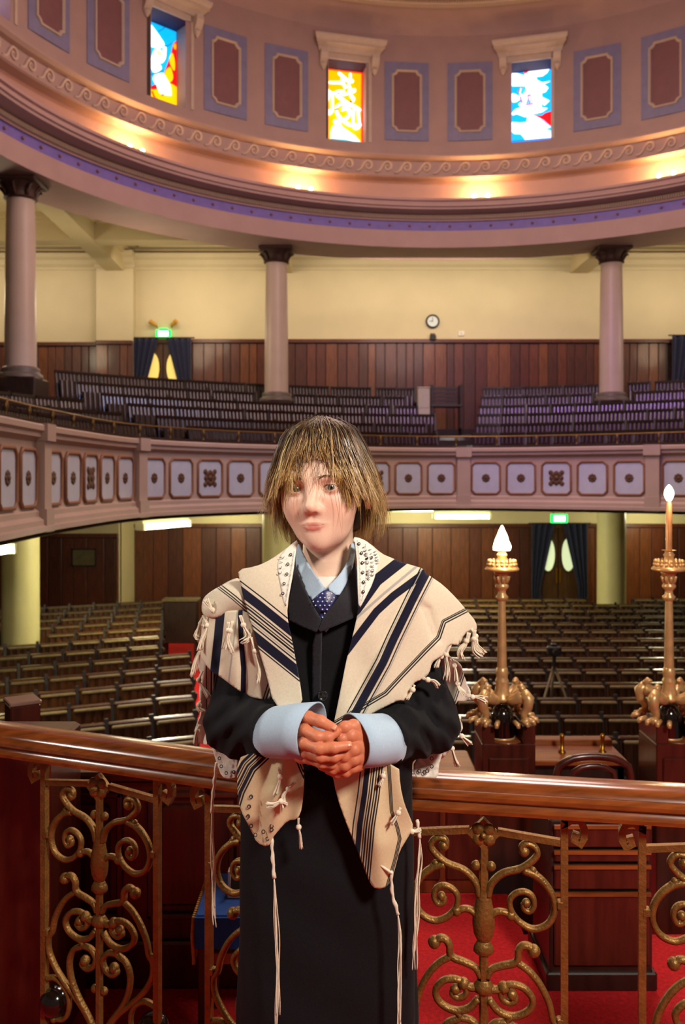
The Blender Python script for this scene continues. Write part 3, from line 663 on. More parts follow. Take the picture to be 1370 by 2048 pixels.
# fluorescent fittings under the gallery
m_tube = M('fluorescent_diffuser', '#f2ffd8', .4, emit=11, ecol='#e6ffb4')
def fluoro(a, b, label, power):
    a, b = Vector(a), Vector(b); d = b-a; L_ = d.length
    t = empty('fluorescent_light', (a+b)/2, label=label, cat='ceiling light', group='fluorescent lights under the gallery'); t.rotation_euler.z = math.atan2(d.y, d.x)
    MB().box(-L_/2, L_/2, -.06, .06, -.05, .03, .02).build('diffuser', m_tube, t)
    MB().box(-L_/2, L_/2, -.035, .035, .03, .10).build('spine', M('white_metal', '#d8d8c8', .4), t)
    for s in (-1, 1): MB().box(s*L_/2-.02, s*L_/2+.02, -.065, .065, -.055, .035).build('end_cap', M('white_metal', '#d8d8c8', .4), t)
    lamp('fluorescent_glow', 'POINT', (a+b)/2-Vector((0, 0, .16)), power*4.0, (1, .90, .58), .1)
    for s in (-.3, .3): MB().box(s*L_-.008, s*L_+.008, -.008, .008, .10, Z(-.468)-(a.z+b.z)/2).build('hanger', M('white_metal', '#d8d8c8', .4), t)
fluoro(P(280, 1052, 11.6), P(374, 1045, 12.6), 'lit fluorescent fitting under the gallery left of the boy', 34)
fluoro(P(867, 1031, 14.6), P(980, 1031, 14.6), 'lit fluorescent fitting under the gallery right of the boy', 34)
fluoro(P(-70, 1108, 7.6), P(18, 1094, 8.3), 'lit fluorescent fitting cut by the left edge', 13)

for x_, n_ in ((-2.2, 'behind the middle column'), (1.4, 'in the middle'), (6.0, 'behind the right column')):  # extra fittings added out of view to brighten the wall strip under the gallery
    fluoro((x_-.5, 17.0, Z(-.58)), (x_+.5, 17.0, Z(-.58)), 'added unseen fill light at the back of the gallery ceiling %s' % n_, 9)
sw_ = MB().box(-9.6, -9.4, 3.0, YW, FLOOR, Z(4.7)).build('wall_left_side', m_cream, label='cream side wall far on the left beyond the gallery', cat='wall', kind='structure')
MB().box(-9.4, -9.36, 3.0, YW, FLOOR, Z(-1.0)).box(-9.4, -9.36, 3.0, YW, Z(.9), Z(2.7)).build('wainscot', WOODS[1], sw_)
sw_ = MB().box(9.4, 9.6, 3.0, YW, FLOOR, Z(4.7)).build('wall_right', m_cream, label='cream side wall far on the right beyond the gallery', cat='wall', kind='structure')
MB().box(9.36, 9.4, 3.0, YW, FLOOR, Z(-1.0)).box(9.36, 9.4, 3.0, YW, Z(.9), Z(2.7)).build('wainscot', WOODS[1], sw_)

# =================================================================== SEATS
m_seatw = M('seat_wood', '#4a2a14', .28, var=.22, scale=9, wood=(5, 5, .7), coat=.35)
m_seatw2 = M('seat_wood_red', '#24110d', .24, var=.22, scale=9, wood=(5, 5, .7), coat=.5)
m_edge = M('worn_seat_edge', '#6e5c38', .65, var=.2, scale=20)
m_std = M('seat_standard_iron', '#1c130f', .5, var=.2, scale=20)
SW = .40
def slats(n_, w_, z0, z1, y, r):
    b = MB()
    for k in range(n_):
        x = -w_/2+w_*(k+.5)/n_; hw = w_/n_*.46
        sec = [(x+hw*math.cos(q), y-r*math.sin(q)) for q in np.linspace(0, PI, 6)]
        vs = [(a, c, z0) for a, c in sec]+[(a, c, z1) for a, c in sec]
        b.add(vs, [(i, i+1, 7+i, 6+i) for i in range(5)]+[tuple(range(6)), tuple(range(11, 5, -1))])
    b.box(-w_/2, w_/2, y, y+.02, z0, z1)
    return b
def shear(b, k, z0):   # lean the back of a seat backwards
    b.v = [(x, y+(z-z0)*k, z) for x, y, z in b.v]; return b
# hall seat: slatted leaning back with worn top edge, tip-up seat with latch, iron standard
hb = shear(slats(5, SW-.03, .42, .80, .0, .012), .16, .42).mesh('backrest', m_seatw, auto=.6)
ht = shear(MB().box(-SW/2+.012, SW/2-.012, -.02, .03, .80, .83, .01), .16, .42).mesh('top_rail', m_seatw)
hs = shear(slats(4, SW-.06, .40, .80, -.10, .014), .10, .42).mesh('seat', m_seatw, auto=.6)
he = shear(MB().box(-SW/2+.03, SW/2-.03, -.125, -.07, .80, .825, .008), .10, .42).mesh('seat_edge', m_edge)
hl = MB().lathe([(0, -.012), (.014, -.010), (.018, 0)], 8); hl.v = [(x, z-.09, y+.68) for x, y, z in hl.v]; hl = hl.mesh('latch', m_brass)
hst = MB().prism([(.06, 0), (-.16, 0), (-.12, .05), (-.05, .1), (-.05, .4), (-.17, .5), (-.17, .55), (.0, .56), (.07, .86), (.09, .86), (.05, .4)], -.018, .018, plane=lambda u, v, d: (d, u, v)).mesh('standard', m_std)
for m_ in (hb, ht, hs, he, hl, hst): pass
def seat_row(name, frames, label, group, hall=True):
    t = empty(name, frames[0].translation, label=label, cat='seat row', group=group)
    t0 = Matrix.Translation(-Vector(frames[0].translation))
    for i, fm in enumerate(frames):
        m_ = t0 @ fm
        if hall:
            b = inst('backrest', hb, t, m_); inst('top_rail', ht, b, Matrix.Identity(4))
            s_ = inst('seat', hs, t, m_); inst('seat_edge', he, s_, Matrix.Identity(4)); inst('latch', hl, s_, Matrix.Identity(4))
            inst('standard', hst, t, m_ @ Matrix.Translation((SW/2, 0, 0)))
            if i == 0: inst('standard', hst, t, m_ @ Matrix.Translation((-SW/2, 0, 0)))
        else:
            inst('backrest', gb, t, m_); inst('seat', gs, t, m_); inst('standard', gst, t, m_ @ Matrix.Translation((SW/2, 0, 0)))
    return t
def fr(x, y, z, a):
    m = Matrix.Rotation(a, 4, 'Z'); m.translation = (x, y, z); return m
LT = math.radians(23)
def near_col(x, y): return any(math.hypot(x-c_[0], y-c_[1]) < .5 for c_ in COLS)
for i in range(13):
    Y0 = 7.45+.711*i; X0 = -.186*Y0; fs = []
    for k in range(-16, 8):
        d = SW*k; x = X0+d*math.cos(LT); y = Y0+d*math.sin(LT)
        if x > -1.42-.25*(y-8.5) or x < -.425*y or near_col(x, y) or (y > 16.4 and x < -4.0) or y > 17.6 : continue
        fs.append(fr(x, y, FLOOR, LT))
    if fs: seat_row('seat_row', fs, 'tip-up wooden seat row left of the red aisle, %s from the front' % ORD[i], 'hall seat rows left of the aisle')
for i in range(14):
    Y0 = 7.5+.66*i; fs = []
    for k in range(-6, 18):
        x = .1+SW*k+(i % 2)*.07
        if x < -.42-.25*(Y0-8.5) or x > .425*Y0 or near_col(x, Y0): continue
        fs.append(fr(x, Y0, FLOOR, 0))
    seat_row('seat_row', fs, 'tip-up wooden seat row right of the red aisle, %s from the front' % ORD[i], 'hall seat rows right of the aisle')

# gallery seats
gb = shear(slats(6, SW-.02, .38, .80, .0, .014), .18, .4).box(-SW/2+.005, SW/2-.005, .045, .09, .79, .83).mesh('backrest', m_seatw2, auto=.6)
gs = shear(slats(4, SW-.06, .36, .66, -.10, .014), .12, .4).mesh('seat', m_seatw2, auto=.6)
gst = MB().prism([(.06, 0), (-.14, 0), (-.05, .1), (-.05, .4), (-.15, .5), (-.15, .54), (.0, .55), (.08, .85), (.10, .85), (.05, .4)], -.016, .016, plane=lambda u, v, d: (d, u, v)).mesh('standard', m_std)
def base_s(x, y):   # arc position whose curve point is nearest
    return GL[int(np.argmin((G[:, 0]-x)**2+(G[:, 1]-y)**2))]
sA = s_mid+.05; sB = base_s(-1.55, 11.2)
for blk, (sa, sb, nm) in enumerate(((base_s(-2.45, 6.4), sB-.34, 'on the left side'), (sB+.34, sA-.24, 'in the middle block'), (sA+.24, base_s(5.3, 10.5), 'in the right block'))):
    for i in range(8 if blk == 0 else 6):
        off = .3+.75*i+.45; fs = []; s = sa
        while s < sb:
            p, q = gat(s); x, y = p+q*off; m_ = gframe(s, off, tread[i] if i < 6 else .92+.2*(i-5))
            if not near_col(x, y) and y < 17.6 and x > -.46*y and x < .45*y: fs.append(m_)
            # advance by one seat width along the offset row
            s1 = s+.05; p1, q1 = gat(s1); k_ = np.linalg.norm((p1+q1*off)-(x, y))/.05; s += SW/max(k_, .3)
        if fs: seat_row('gallery_seat_row', fs, 'dark slatted gallery seat row %s, %s behind the parapet' % (nm, ORD[i]), 'gallery seat rows', hall=False)
# gallery aisle steps
for nm, s in (('right of the boy\'s head', sA), ('below the gallery door', sB)):
    t = empty('gallery_steps', gframe(s, .4, 0).translation, label='dark gallery aisle steps %s' % nm, cat='steps')
    inv = Matrix.Translation(-Vector(t.location)); 
    for k in range(10):
        m_ = inv @ gframe(s, .45+.42*k, 0); h_ = -.14+.115*k
        inst('step', MB().box(-.3, .3, 0, .42, Z(-.3)-EYE, h_+.02, .012).mesh('step', m_dark), t, m_)

t = empty('pale_cabinet', P(847, 800, 16.6), label='small pale cabinet at the top of the gallery aisle', cat='cabinet'); t.location.z = Z(.92); hgt = P(847, 777, 16.6).z-Z(.92)
MB().box(-.11, .11, -.1, .1, 0, hgt, .01).build('body', M('pale_enamel', '#c8bfae', .5, var=.06), t); MB().box(-.1, .1, -.108, -.1, hgt*.5, hgt-.02, .004).build('door', M('pale_enamel', '#c8bfae', .5), t); MB().box(-.12, .12, -.11, .11, hgt, hgt+.02, .004).build('top', M('pale_enamel', '#c8bfae', .5), t)
t = empty('slatted_bench', P(890, 800, 17.0), label='dark slatted bench against the panelling above the gallery aisle', cat='bench'); t.location.z = Z(.92); hgt = P(890, 772, 17.0).z-Z(.92)
for k in range(5): MB().box(-.3, .3, .02, .045, .45+(hgt-.45)*k/5, .45+(hgt-.45)*(k+.8)/5, .005).build('back_slat', m_dark, t)
MB().box(-.3, .3, -.3, .02, .40, .44, .008).build('seat', m_dark, t)
for sx in (-.27, .27): MB().box(sx-.025, sx+.025, -.28, .05, 0, hgt, .006).build('end_panel', m_dark, t)

# =================================================================== PLATFORM, RAIL, IRONWORK, LAMPS
m_railw = M('polished_rail_wood', '#7a3d16', .22, var=.18, scale=10, wood=(1, 8, 8), coat=.8)
m_redw = M('red_brown_wood', '#4a1c12', .32, var=.2, scale=8, wood=(4, 4, .6), coat=.35)
m_redw2 = M('orange_brown_wood', '#8a4a22', .3, var=.2, scale=8, wood=(.6, 5, 5), coat=.4)
m_iron = M('gilded_iron', '#8a6632', .45, .6, var=.22, scale=40, bump=.25, bscale=160)
m_gold = M('gilt_brass', '#e2b87e', .36, .45, var=.12, scale=40)
m_glassd = M('dark_glazed_dome', '#150d0a', .12, var=.2, scale=8, coat=.6)
# carpeted platform
MB().box(-2.5, .56, -2.5, 3.05, -.12, 0).box(.56, 2.6, -2.5, 2.78, -.12, 0).build('floor', m_red, label='red carpet on the raised platform', cat='carpet', kind='structure')
MB().box(-2.5, 3.2, 2.78, 4.6, -.62, -.4).build('floor_lower_step', m_red, label='lower carpeted step behind the cabinets', cat='floor', kind='structure')
MB().box(-2.5, 3.2, 2.5, 4.6, FLOOR, -.62).build('wall_platform', m_redw, label='wooden base of the platform', cat='platform', kind='structure')
# ---- rail: two straight runs meeting behind the boy
LA, LB, LC = Vector((-1.15, 1.756+.408*1.15)), Vector((-.0403, 1.772)), Vector((1.05, 1.765-.179*1.05))
prof = [(0, .850), (-.03, .8525), (-.050, .849), (-.063, .842), (-.067, .835), (-.074, .833), (-.080, .828), (-.080, .821), (-.074, .816), (-.076, .811), (-.084, .805), (-.083, .798), (-.068, .793), (-.02, .792), (-.005, .80), (-.005, .83)]
def railrun(a, b, na, nb):
    mb = MB(); k = len(prof)
    for pt, nn in ((a, na), (b, nb)):
        for o_, z in prof: mb.v.append((pt.x+nn.x*o_, pt.y+nn.y*o_, z))
    for j in range(k): i = (j+1) % k; mb.f.append((j, i, k+i, k+j))
    mb.f += [tuple(range(k)), tuple(range(2*k-1, k-1, -1))]
    return mb
def perp(a, b): d = (b-a).normalized(); return Vector((-d.y, d.x))
n1, n2 = perp(LA, LB), perp(LB, LC); nm = (n1+n2).normalized(); nm = nm/nm.dot(n1)
rt = empty('hand_rail', (0, 1.7, 0), label='polished brown wooden hand rail crossing behind the boy', cat='hand rail')
for a, b, na, nb in ((LA, LB, n1, nm), (LB, LC, nm, n2)):
    mb = railrun(a, b, na, nb); mb.v = [(x, y-1.7, z) for x, y, z in mb.v]; mb.build('rail_length', m_railw, rt, auto=.7)
    mb = railrun(a, b, na, nb); mb.v = [(x, y-1.7, z) for x, y, z in mb.v]
# ---- iron panels
def ru(xz): return (xz-432)*.000402
def rz_(yz): return 1.41-((1480+yz/2.322)-956)/1800*1.68
def lu(x): return (x-552)/2065
def lz(y): return 1.41-((1380+y/2.74)-956)/1800*1.93
R_ = lambda pts: [(ru(x), rz_(y)) for x, y in pts]
L_ = lambda pts: [(lu(x), lz(y)) for x, y in pts]
scr = {
 'top_scroll': (R_([(452, 720), (470, 660), (520, 610), (600, 582), (650, 545), (676, 510), (666, 480), (640, 466), (612, 470), (602, 490), (616, 502)]), .0085, .007),
 'spiral_scroll': (R_([(612, 588), (665, 606), (712, 645), (745, 700), (752, 765), (722, 828), (660, 855), (600, 832), (560, 785), (552, 732), (580, 697), (622, 687), (654, 706), (662, 745), (642, 776), (616, 766), (612, 745), (626, 738)]), .0085, .006),
 'calyx_branch': (R_([(446, 850), (462, 815), (490, 792), (522, 788), (556, 800)]), .0085, .007),
 'leaf_scroll': (R_([(446, 1098), (470, 1058), (520, 1036), (568, 1022), (588, 1000), (590, 965), (608, 938), (636, 936), (660, 956)]), .0075, .0085),
 'long_scroll': (R_([(580, 1012), (640, 1052), (690, 1112), (728, 1190), (745, 1262)])+L_([(832, 1420), (828, 1500), (785, 1590), (722, 1670), (655, 1745), (600, 1830), (566, 1910)]), .0075, .008),
 'inner_spiral': (L_([(572, 1320), (610, 1372), (665, 1388), (720, 1356), (737, 1302), (705, 1250), (655, 1238), (622, 1262), (620, 1305), (650, 1326), (675, 1306), (660, 1287)]), .008, .007),
 'collar_branch': (L_([(560, 1265), (600, 1270), (628, 1256)]), .009, .008),
 'lower_scroll': (L_([(660, 1386), (640, 1420), (690, 1452), (714, 1520), (706, 1610), (672, 1700), (610, 1805), (570, 1890)]), .0075, .008),
 'lower_curl': (L_([(640, 1420), (598, 1428), (570, 1470), (584, 1520), (620, 1540), (645, 1520), (630, 1500)]), .0075, .008),
 'corner_scroll': ([(lu(552+x), lz(y)) for x, y in [(290, 1650), (235, 1640), (180, 1690), (165, 1770), (190, 1850), (250, 1870)]], .0075, .006),
}
PW = .1465
def dblob(x, z, r): return MB().sphere((x, 0, z), r, 10, 7, (1, .8, 1))
iron_parts = []
for s in (1, -1):
    for nm_, (pts, r0, r1) in scr.items():
        q = spline(pts, 8*len(pts) if len(pts) < 8 else 5*len(pts)); q = [(s*x, 0, z) for x, z in q]
        mb = MB().tube(q, list(np.linspace(r0, r1, len(q))*.86), 6, flat=(1, 1.25), up=(0, 1, 0))
        e = q[-1]; mb.sphere(e, r1*1.45, 8, 6)
        iron_parts.append((nm_, mb.mesh(nm_, m_iron, smooth=True)))
    # post with hooked top
    ph = [(s*PW, 0, .02), (s*PW, 0, .3), (s*PW, 0, .745), (s*PW, 0, .768), (s*(PW+.006), 0, .782), (s*(PW+.020), 0, .787), (s*(PW+.033), 0, .778), (s*(PW+.035), 0, .756), (s*(PW+.030), 0, .741), (s*(PW+.020), 0, .742), (s*(PW+.017), 0, .754), (s*(PW+.022), 0, .761)]
    q = spline(ph, 60); iron_parts.append(('post', MB().tube(q, .0092, 4, flat=(1, 1.1), up=(0, 1, 0)).mesh('post', m_iron)))
    q = [(s*PW, 0, rz_(450)), (s*.026, 0, rz_(418))]
    iron_parts.append(('top_bar', MB().tube(q, .0085, 4, flat=(1, 1), up=(0, 1, 0)).mesh('top_bar', m_iron)))
    for zz in (rz_(732), rz_(1268)): iron_parts.append(('clip', MB().box(min(s*PW, s*(PW-.014)), max(s*PW, s*(PW-.014)), -.008, .008, zz-.008, zz+.008, .002).mesh('clip', m_iron)))
    lf = R_([(636, 596), (655, 588), (668, 600), (650, 612)]); iron_parts.append(('leaf_tip', dblob(s*lf[1][0], lf[1][1], .0075).sphere((s*lf[2][0], 0, lf[2][1]), .006, 8, 6).mesh('leaf_tip', m_iron, smooth=True)))
    iron_parts.append(('ball', MB().sphere((s*.128, .012, .255), .034, 16, 12).mesh('ball', m_glassd, smooth=True)))
iron_parts.append(('stem', MB().tube([(0, 0, .02), (0, 0, .2), (0, 0, rz_(480))], .0085, 6, flat=(1, 1)).mesh('stem', m_iron)))
iron_parts.append(('bottom_bar', MB().box(-PW, PW, -.01, .01, .03, .05, .003).mesh('bottom_bar', m_iron)))
va = MB().lathe([(.012, rz_(930)), (.018, rz_(900)), (.021, rz_(850)), (.02, rz_(800)), (.014, rz_(730)), (.012, rz_(700))], 10); va.v = [(x, y*.7, z) for x, y, z in va.v]
iron_parts.append(('vase', va.mesh('vase', m_iron, smooth=True)))
for yy, r in ((962, .019), (1142, .02)):
    co = MB().lathe([(.010, rz_(yy)-.014), (r, rz_(yy)-.007), (r*.95, rz_(yy)+.003), (.012, rz_(yy)+.013)], 10); co.v = [(x, y*.75, z) for x, y, z in co.v]
    iron_parts.append(('collar', co.mesh('collar', m_iron, smooth=True)))
for s in (-1, 1): iron_parts.append(('knob', dblob(s*.0135, rz_(582), .0095).mesh('knob', m_iron, smooth=True))); iron_parts.append(('knob', dblob(s*.012, lz(1640), .0095).mesh('knob', m_iron, smooth=True)))
ro = MB(); zc = rz_(430)
for a in range(4):
    t_ = a*PI/2+PI/4; ro.sphere((.015*math.cos(t_)*.9, -.006, zc+.015*math.sin(t_)*.9), .0125, 8, 6, (1, .5, 1))
ro.prism([(0, zc-.030), (.030, zc), (0, zc+.030), (-.030, zc)], -.008, .006)
iron_parts.append(('rosette', ro.mesh('rosette', m_iron, auto=.8)))
iron_parts.append(('rosette_boss', MB().sphere((0, -.014, zc), .006, 8, 6).mesh('rosette_boss', m_iron, smooth=True)))
for cx_, cy_, d, lb in ((-.5206, 1.928, LB-LA, 'scrolled gilded iron panel at the left under the rail'), (-.135, 1.771, LB-LA, 'scrolled gilded iron panel half hidden behind the boy\'s coat'), (.263, 1.678, LC-LB, 'scrolled gilded iron panel right of the boy over the red carpet'), (.686, 1.602, LC-LB, 'scrolled gilded iron panel cut by the right edge')):
    t = empty('iron_panel', (cx_, cy_, 0), label=lb, cat='railing panel', group='iron panels of the railing', rz=math.atan2(d.y, d.x))
    for nm_, me in iron_parts: inst(nm_, me, t, Matrix.Identity(4))
# ---- left pier and low panelled wall behind the rail
t = empty('rail_pier', (-.95, 2.3, 0), label='dark red brown wooden pier at the left end of the rail', cat='pier')
MB().box(-.3, .245, -.13, .13, 0, .755, .008).build('body', m_redw, t)
MB().box(-.31, .255, -.14, .14, 0, .09, .006).build('plinth', m_redw, t)
pp = P(45, 1405, 2.62)
t = empty('newel_post', (pp.x, 2.62, 0), label='square dark newel post standing above the left end of the rail', cat='post', rz=math.radians(32))
MB().box(-.042, .042, -.042, .042, 0, pp.z, .004).build('shaft', m_redw, t); MB().box(-.045, .045, -.045, .045, pp.z, pp.z+.012, .003).build('cap', M('pale_post_top', '#8a6a5a', .35, var=.1, scale=20, coat=.4), t)
t = empty('low_panelled_wall', (-.75, 2.5, 0), label='low red brown panelled wall seen through the ironwork at the left', cat='panelling')
MB().box(-.9, .56, 0, .06, 0, .57).build('board', m_redw, t); MB().box(-.9, .58, -.03, .07, .57, .60, .008).build('cap', m_redw, t); MB().box(-.9, .57, -.02, 0, 0, .13, .006).build('skirting', m_redw, t)
for k in range(4):
    x0 = -.78+.33*k
    f_ = MB()
    for a0, a1, b0, b1 in ((x0, x0+.26, .19, .205), (x0, x0+.26, .525, .54), (x0, x0+.015, .19, .54), (x0+.245, x0+.26, .19, .54)): f_.box(a0, a1, -.018, 0, b0, b1, .004)
    p_ = f_.build('panel_frame', m_redw, t); MB().box(x0+.035, x0+.225, -.012, 0, .225, .505, .008).build('raised_panel', m_redw, p_)
# ---- blue covered table behind the boy
m_bluec = M('blue_table_cloth', '#0c55b4', .85, var=.12, scale=40, bump=.2, bscale=300, sheen=.3)
t = empty('small_table', (-.15, 2.3, 0), label='small dark wooden table beside the boy\'s coat under a blue cloth', cat='table')
MB().box(-.2, .2, -.11, .11, .32, .335, .004).build('tabletop', m_redw2, t); MB().box(-.19, .19, -.10, -.085, .22, .25, .003).build('stretcher', m_redw2, t)
for sx in (-1, 1):
    for sy in (-1, 1): MB().box(sx*.19-.012, sx*.19+.012, sy*.1-.012, sy*.1+.012, 0, .32, .003).build('leg', m_dark, t)
cl = empty('table_cloth', (-.15, 2.3, 0), label='blue cloth with gold fringe on the small table', cat='table cloth')
MB().box(-.208, .208, -.118, .118, .3355, .349, .004).box(-.208, .208, -.122, -.114, .27, .345).build('cloth', m_bluec, cl)
fg = MB()
for k in range(22):
    y = -.115+.23*k/21; fg.tube([(-.212, y, .345), (-.215, y+random.uniform(-.003, .003), .30), (-.213, y+random.uniform(-.005, .005), .235+random.uniform(-.02, .02))], .004, 5)
fg.build('fringe', M('gold_fringe', '#c09030', .6, .3, var=.2, scale=60), cl, kind='stuff')
st = empty('book_stand', (-.235, 2.31, .35), label='small white edged stand on the blue cloth', cat='stand')
MB().prism([(-.025, 0), (-.019, 0), (.006, .062), (0, .062)], -.05, .05, plane=lambda u, v, d: (d, u, v)).build('leaning_board', m_dark, st); MB().box(-.055, .055, -.04, -.025, 0, .008, .001).box(-.056, -.05, -.025, .003, .0, .06).build('white_edge', M('white_edge', '#dcd8cc', .5), st)
# ---- right: cabinets, newel boxes, desk
t = empty('drawer_cabinet', (.70, 2.6, 0), label='dark wooden drawer cabinet behind the ironwork at the right', cat='cabinet')
MB().box(-.13, .155, -.12, .10, 0, .47, .006).build('body', m_dark, t)
for z0, z1 in ((.07, .27), (.28, .345), (.355, .385), (.395, .455)):
    d_ = MB().box(-.118, .143, -.132, -.12, z0, z1, .004).build('drawer', m_redw, t); MB().box(-.12, .145, -.138, -.13, z1-.006, z1+.004).build('drawer_edge', m_redw2, d_)
MB().box(-.14, .165, -.13, .12, 0, .05, .004).build('plinth', m_dark, t)
t = empty('side_cabinet', (.36, 3.25, 0), label='red brown cabinet with an orange wooden top right of the boy', cat='cabinet')
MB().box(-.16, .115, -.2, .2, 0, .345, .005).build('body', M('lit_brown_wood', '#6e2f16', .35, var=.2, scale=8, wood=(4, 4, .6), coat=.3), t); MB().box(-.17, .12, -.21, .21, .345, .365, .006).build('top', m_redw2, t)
for x0 in (-.145, -.01): MB().box(x0, x0+.115, -.212, -.2, .05, .32, .006).build('door', m_redw, t)
def newel(x, y, zt, lb):
    t = empty('newel_box', (x, y, -.4), label=lb, cat='newel box', group='newel boxes carrying the lamps'); h = zt+.4; lo = h-.066
    MB().box(-.098, .098, -.1, .1, 0, lo, .004).build('body', m_redw, t)
    for s in (-1, 1): MB().box(s*.098-(.046 if s > 0 else 0), s*.098+(.046 if s < 0 else 0), -.1, .1, lo, h, .003).build('cheek', m_redw, t)
    MB().box(-.052, .052, .04, .1, lo, h, .003).build('back_board', m_redw, t)
    MB().lathe([(.0, lo+.003), (.058, lo+.003), (.062, lo+.001), (.062, lo-.006), (.05, lo-.012)], 24, (0, -.035, 0)).build('dish', m_redw2, t, smooth=True)
    MB().box(-.075, .075, -.108, -.1, lo-.25, lo-.05, .004).build('front_panel', m_redw, t)
    return lo-.4
ZB = 1.41-(1438-956)*3.4/1800
lo = newel(P(1008, 1440, 3.4).x, 3.4, ZB, 'dark red newel box carrying the lamp with the white flame shade')
newel(P(1346, 1440, 3.4).x, 3.4, ZB, 'dark red newel box at the right edge carrying the candle lamp')
def yz(y): return 1.41-(y-956)*3.4/1800
def lampstand(x, lb, candle):
    t = empty('candle_lamp', (x, 3.37, 0), label=lb, cat='lamp', group='gilt lamps on the newel boxes'); q = .001889
    pr = lambda L__: [(r*q, yz(y)) for r, y in L__]
    MB().lathe(pr([(0, 1404), (9, 1402), (18, 1396), (20, 1392), (16, 1388), (15, 1380), (12, 1367), (13, 1361), (13.5, 1357), (11, 1352), (11.5, 1348), (12.5, 1341), (11, 1333), (9.5, 1331)]), 24).build('foot', m_gold, t, smooth=True)
    MB().lathe(pr([(9.5, 1332), (9, 1300), (7.4, 1215), (7, 1199)]), 40, flute=lambda a, z: .06*abs(math.sin(a*6))-.05).build('fluted_shaft', m_gold, t, smooth=True)
    MB().lathe(pr([(7, 1200), (12, 1195), (12.5, 1191), (8, 1186), (7.5, 1180), (9, 1177), (13, 1173), (13.5, 1169), (10, 1165), (9.5, 1158), (11, 1152), (14, 1146), (16, 1144), (15, 1142)]), 24).build('capital', m_gold, t, smooth=True)
    for k in range(8):
        a = 2*PI*k/8; MB().tube([(10*q*math.cos(a), 10*q*math.sin(a), yz(1164)), (12*q*math.cos(a), 12*q*math.sin(a), yz(1156)), (15*q*math.cos(a), 15*q*math.sin(a), yz(1150)), (16*q*math.cos(a), 16*q*math.sin(a), yz(1153))], [.006, .007, .005, .003], 6).build('acanthus_leaf', m_gold, t, smooth=True)
    MB().lathe(pr([(12, 1142), (20, 1141.5), (33, 1139), (34, 1136), (31, 1132), (26, 1129), (18, 1129), (12, 1127)]), 32).build('drip_tray', m_gold, t, smooth=True)
    cr = MB()
    for k in range(18):
        a = 2*PI*k/18; cr.sphere((26*q*math.cos(a), 26*q*math.sin(a), yz(1121)), .0068, 8, 6, (1, 1, 1.15)); cr.sphere((27*q*math.cos(a), 27*q*math.sin(a), yz(1127)), .0075, 8, 6)
    cr.build('crown_edge', m_gold, t, smooth=True)
    MB().lathe(pr([(12, 1128), (9.5, 1120), (9, 1112), (11, 1109), (10, 1106), (8, 1105), (8, 1100), (14, 1099)]), 20).build('socket', m_gold, t, smooth=True)
    m_fl = M('flame_shade', '#fff4dc', .3, emit=16, ecol='#ffe7bf', var=.02)
    if not candle:
        ys = np.linspace(1099, 1050, 26); prf = [(17.5*((1-((1092-y)/43))**.8 if y < 1092 else 1-.06*(y-1092)/7)+.1, y) for y in ys]
        MB().lathe([(max(.2, r)*q, yz(y)) for r, y in prf], 32, flute=lambda a, z: .05*math.sin(a*7+z*160)).build('flame_shade', m_fl, t, smooth=True)
        lamp('lamp_glow', 'POINT', (x, 3.30, yz(1075)), 3.0, (1, .72, .42), .03)
    else:
        MB().lathe(pr([(6, 1118), (6, 1030), (5.4, 1008), (4, 1001)]), 16).build('candle_sleeve', M('brass_candle', '#c08a60', .35, .5, var=.08, scale=30), t, smooth=True)
        MB().lathe(pr([(4, 1001), (7, 996), (9.5, 988), (8.5, 981), (5, 974), (1.5, 970), (.2, 969)]), 20).build('flame_bulb', m_fl, t, smooth=True)
        lamp('lamp_glow', 'POINT', (x, 3.30, yz(985)), 3.0, (1, .72, .42), .03)
    # three lion legs with paws, dark dome between
    for k in range(4):
        a = PI/4+k*PI/2; c_, s_ = math.cos(a), math.sin(a)
        def W_(r, y): return (r*q*c_*1.02, r*q*s_*.9, yz(y))
        lg = MB().tube([W_(9, 1394), W_(26, 1392), W_(42, 1384), W_(52, 1374)], [.019, .021, .024, .016], 10)
        lg.tube([W_(50, 1373), W_(62, 1385), W_(60, 1402), W_(50, 1414), W_(52, 1426)], [.018, .022, .018, .013, .014], 10)
        lg.tube([W_(50, 1372), W_(44, 1362), W_(36, 1364)], [.016, .011, .005], 8)
        for j in range(5): lg.sphere(W_(28+5*j, 1396-1.5*j), .011, 8, 6)
        lg.build('lion_leg', m_gold, t, smooth=True)
        pw = MB().sphere(W_(56, 1429), .017, 10, 8)
        for j in range(4):
            b_ = a+(j-1.5)*.32; rr = 68; pw.tube([(rr*.78*q*math.cos(b_), rr*.72*q*math.sin(b_), yz(1427)), (rr*q*math.cos(b_), rr*.9*q*math.sin(b_), yz(1430)), (rr*1.04*q*math.cos(b_), rr*.94*q*math.sin(b_), yz(1436))], [.009, .0095, .006], 8)
        pw.build('paw', m_gold, t, smooth=True)
    MB().lathe([(0, yz(1404)), (10*q, yz(1405)), (17*q, yz(1411)), (21.5*q, yz(1422)), (23*q, yz(1436)), (23.5*q, yz(1455)), (24*q, yz(1466))], 32, (0, -.005, 0)).build('dome', m_glassd, t, smooth=True)
    MB().lathe([(20*q, yz(1465)), (25*q, yz(1466)), (25*q, yz(1470.5)), (20*q, yz(1471))], 24, (0, -.005, 0)).build('dome_ring', m_gold, t, smooth=True)
lampstand(P(1004, 1400, 3.37).x, 'gilt lion footed lamp with white flame shaped shade', False)
lampstand(P(1338, 1400, 3.37).x, 'gilt lion footed lamp with tall candle bulb at the right edge', True)
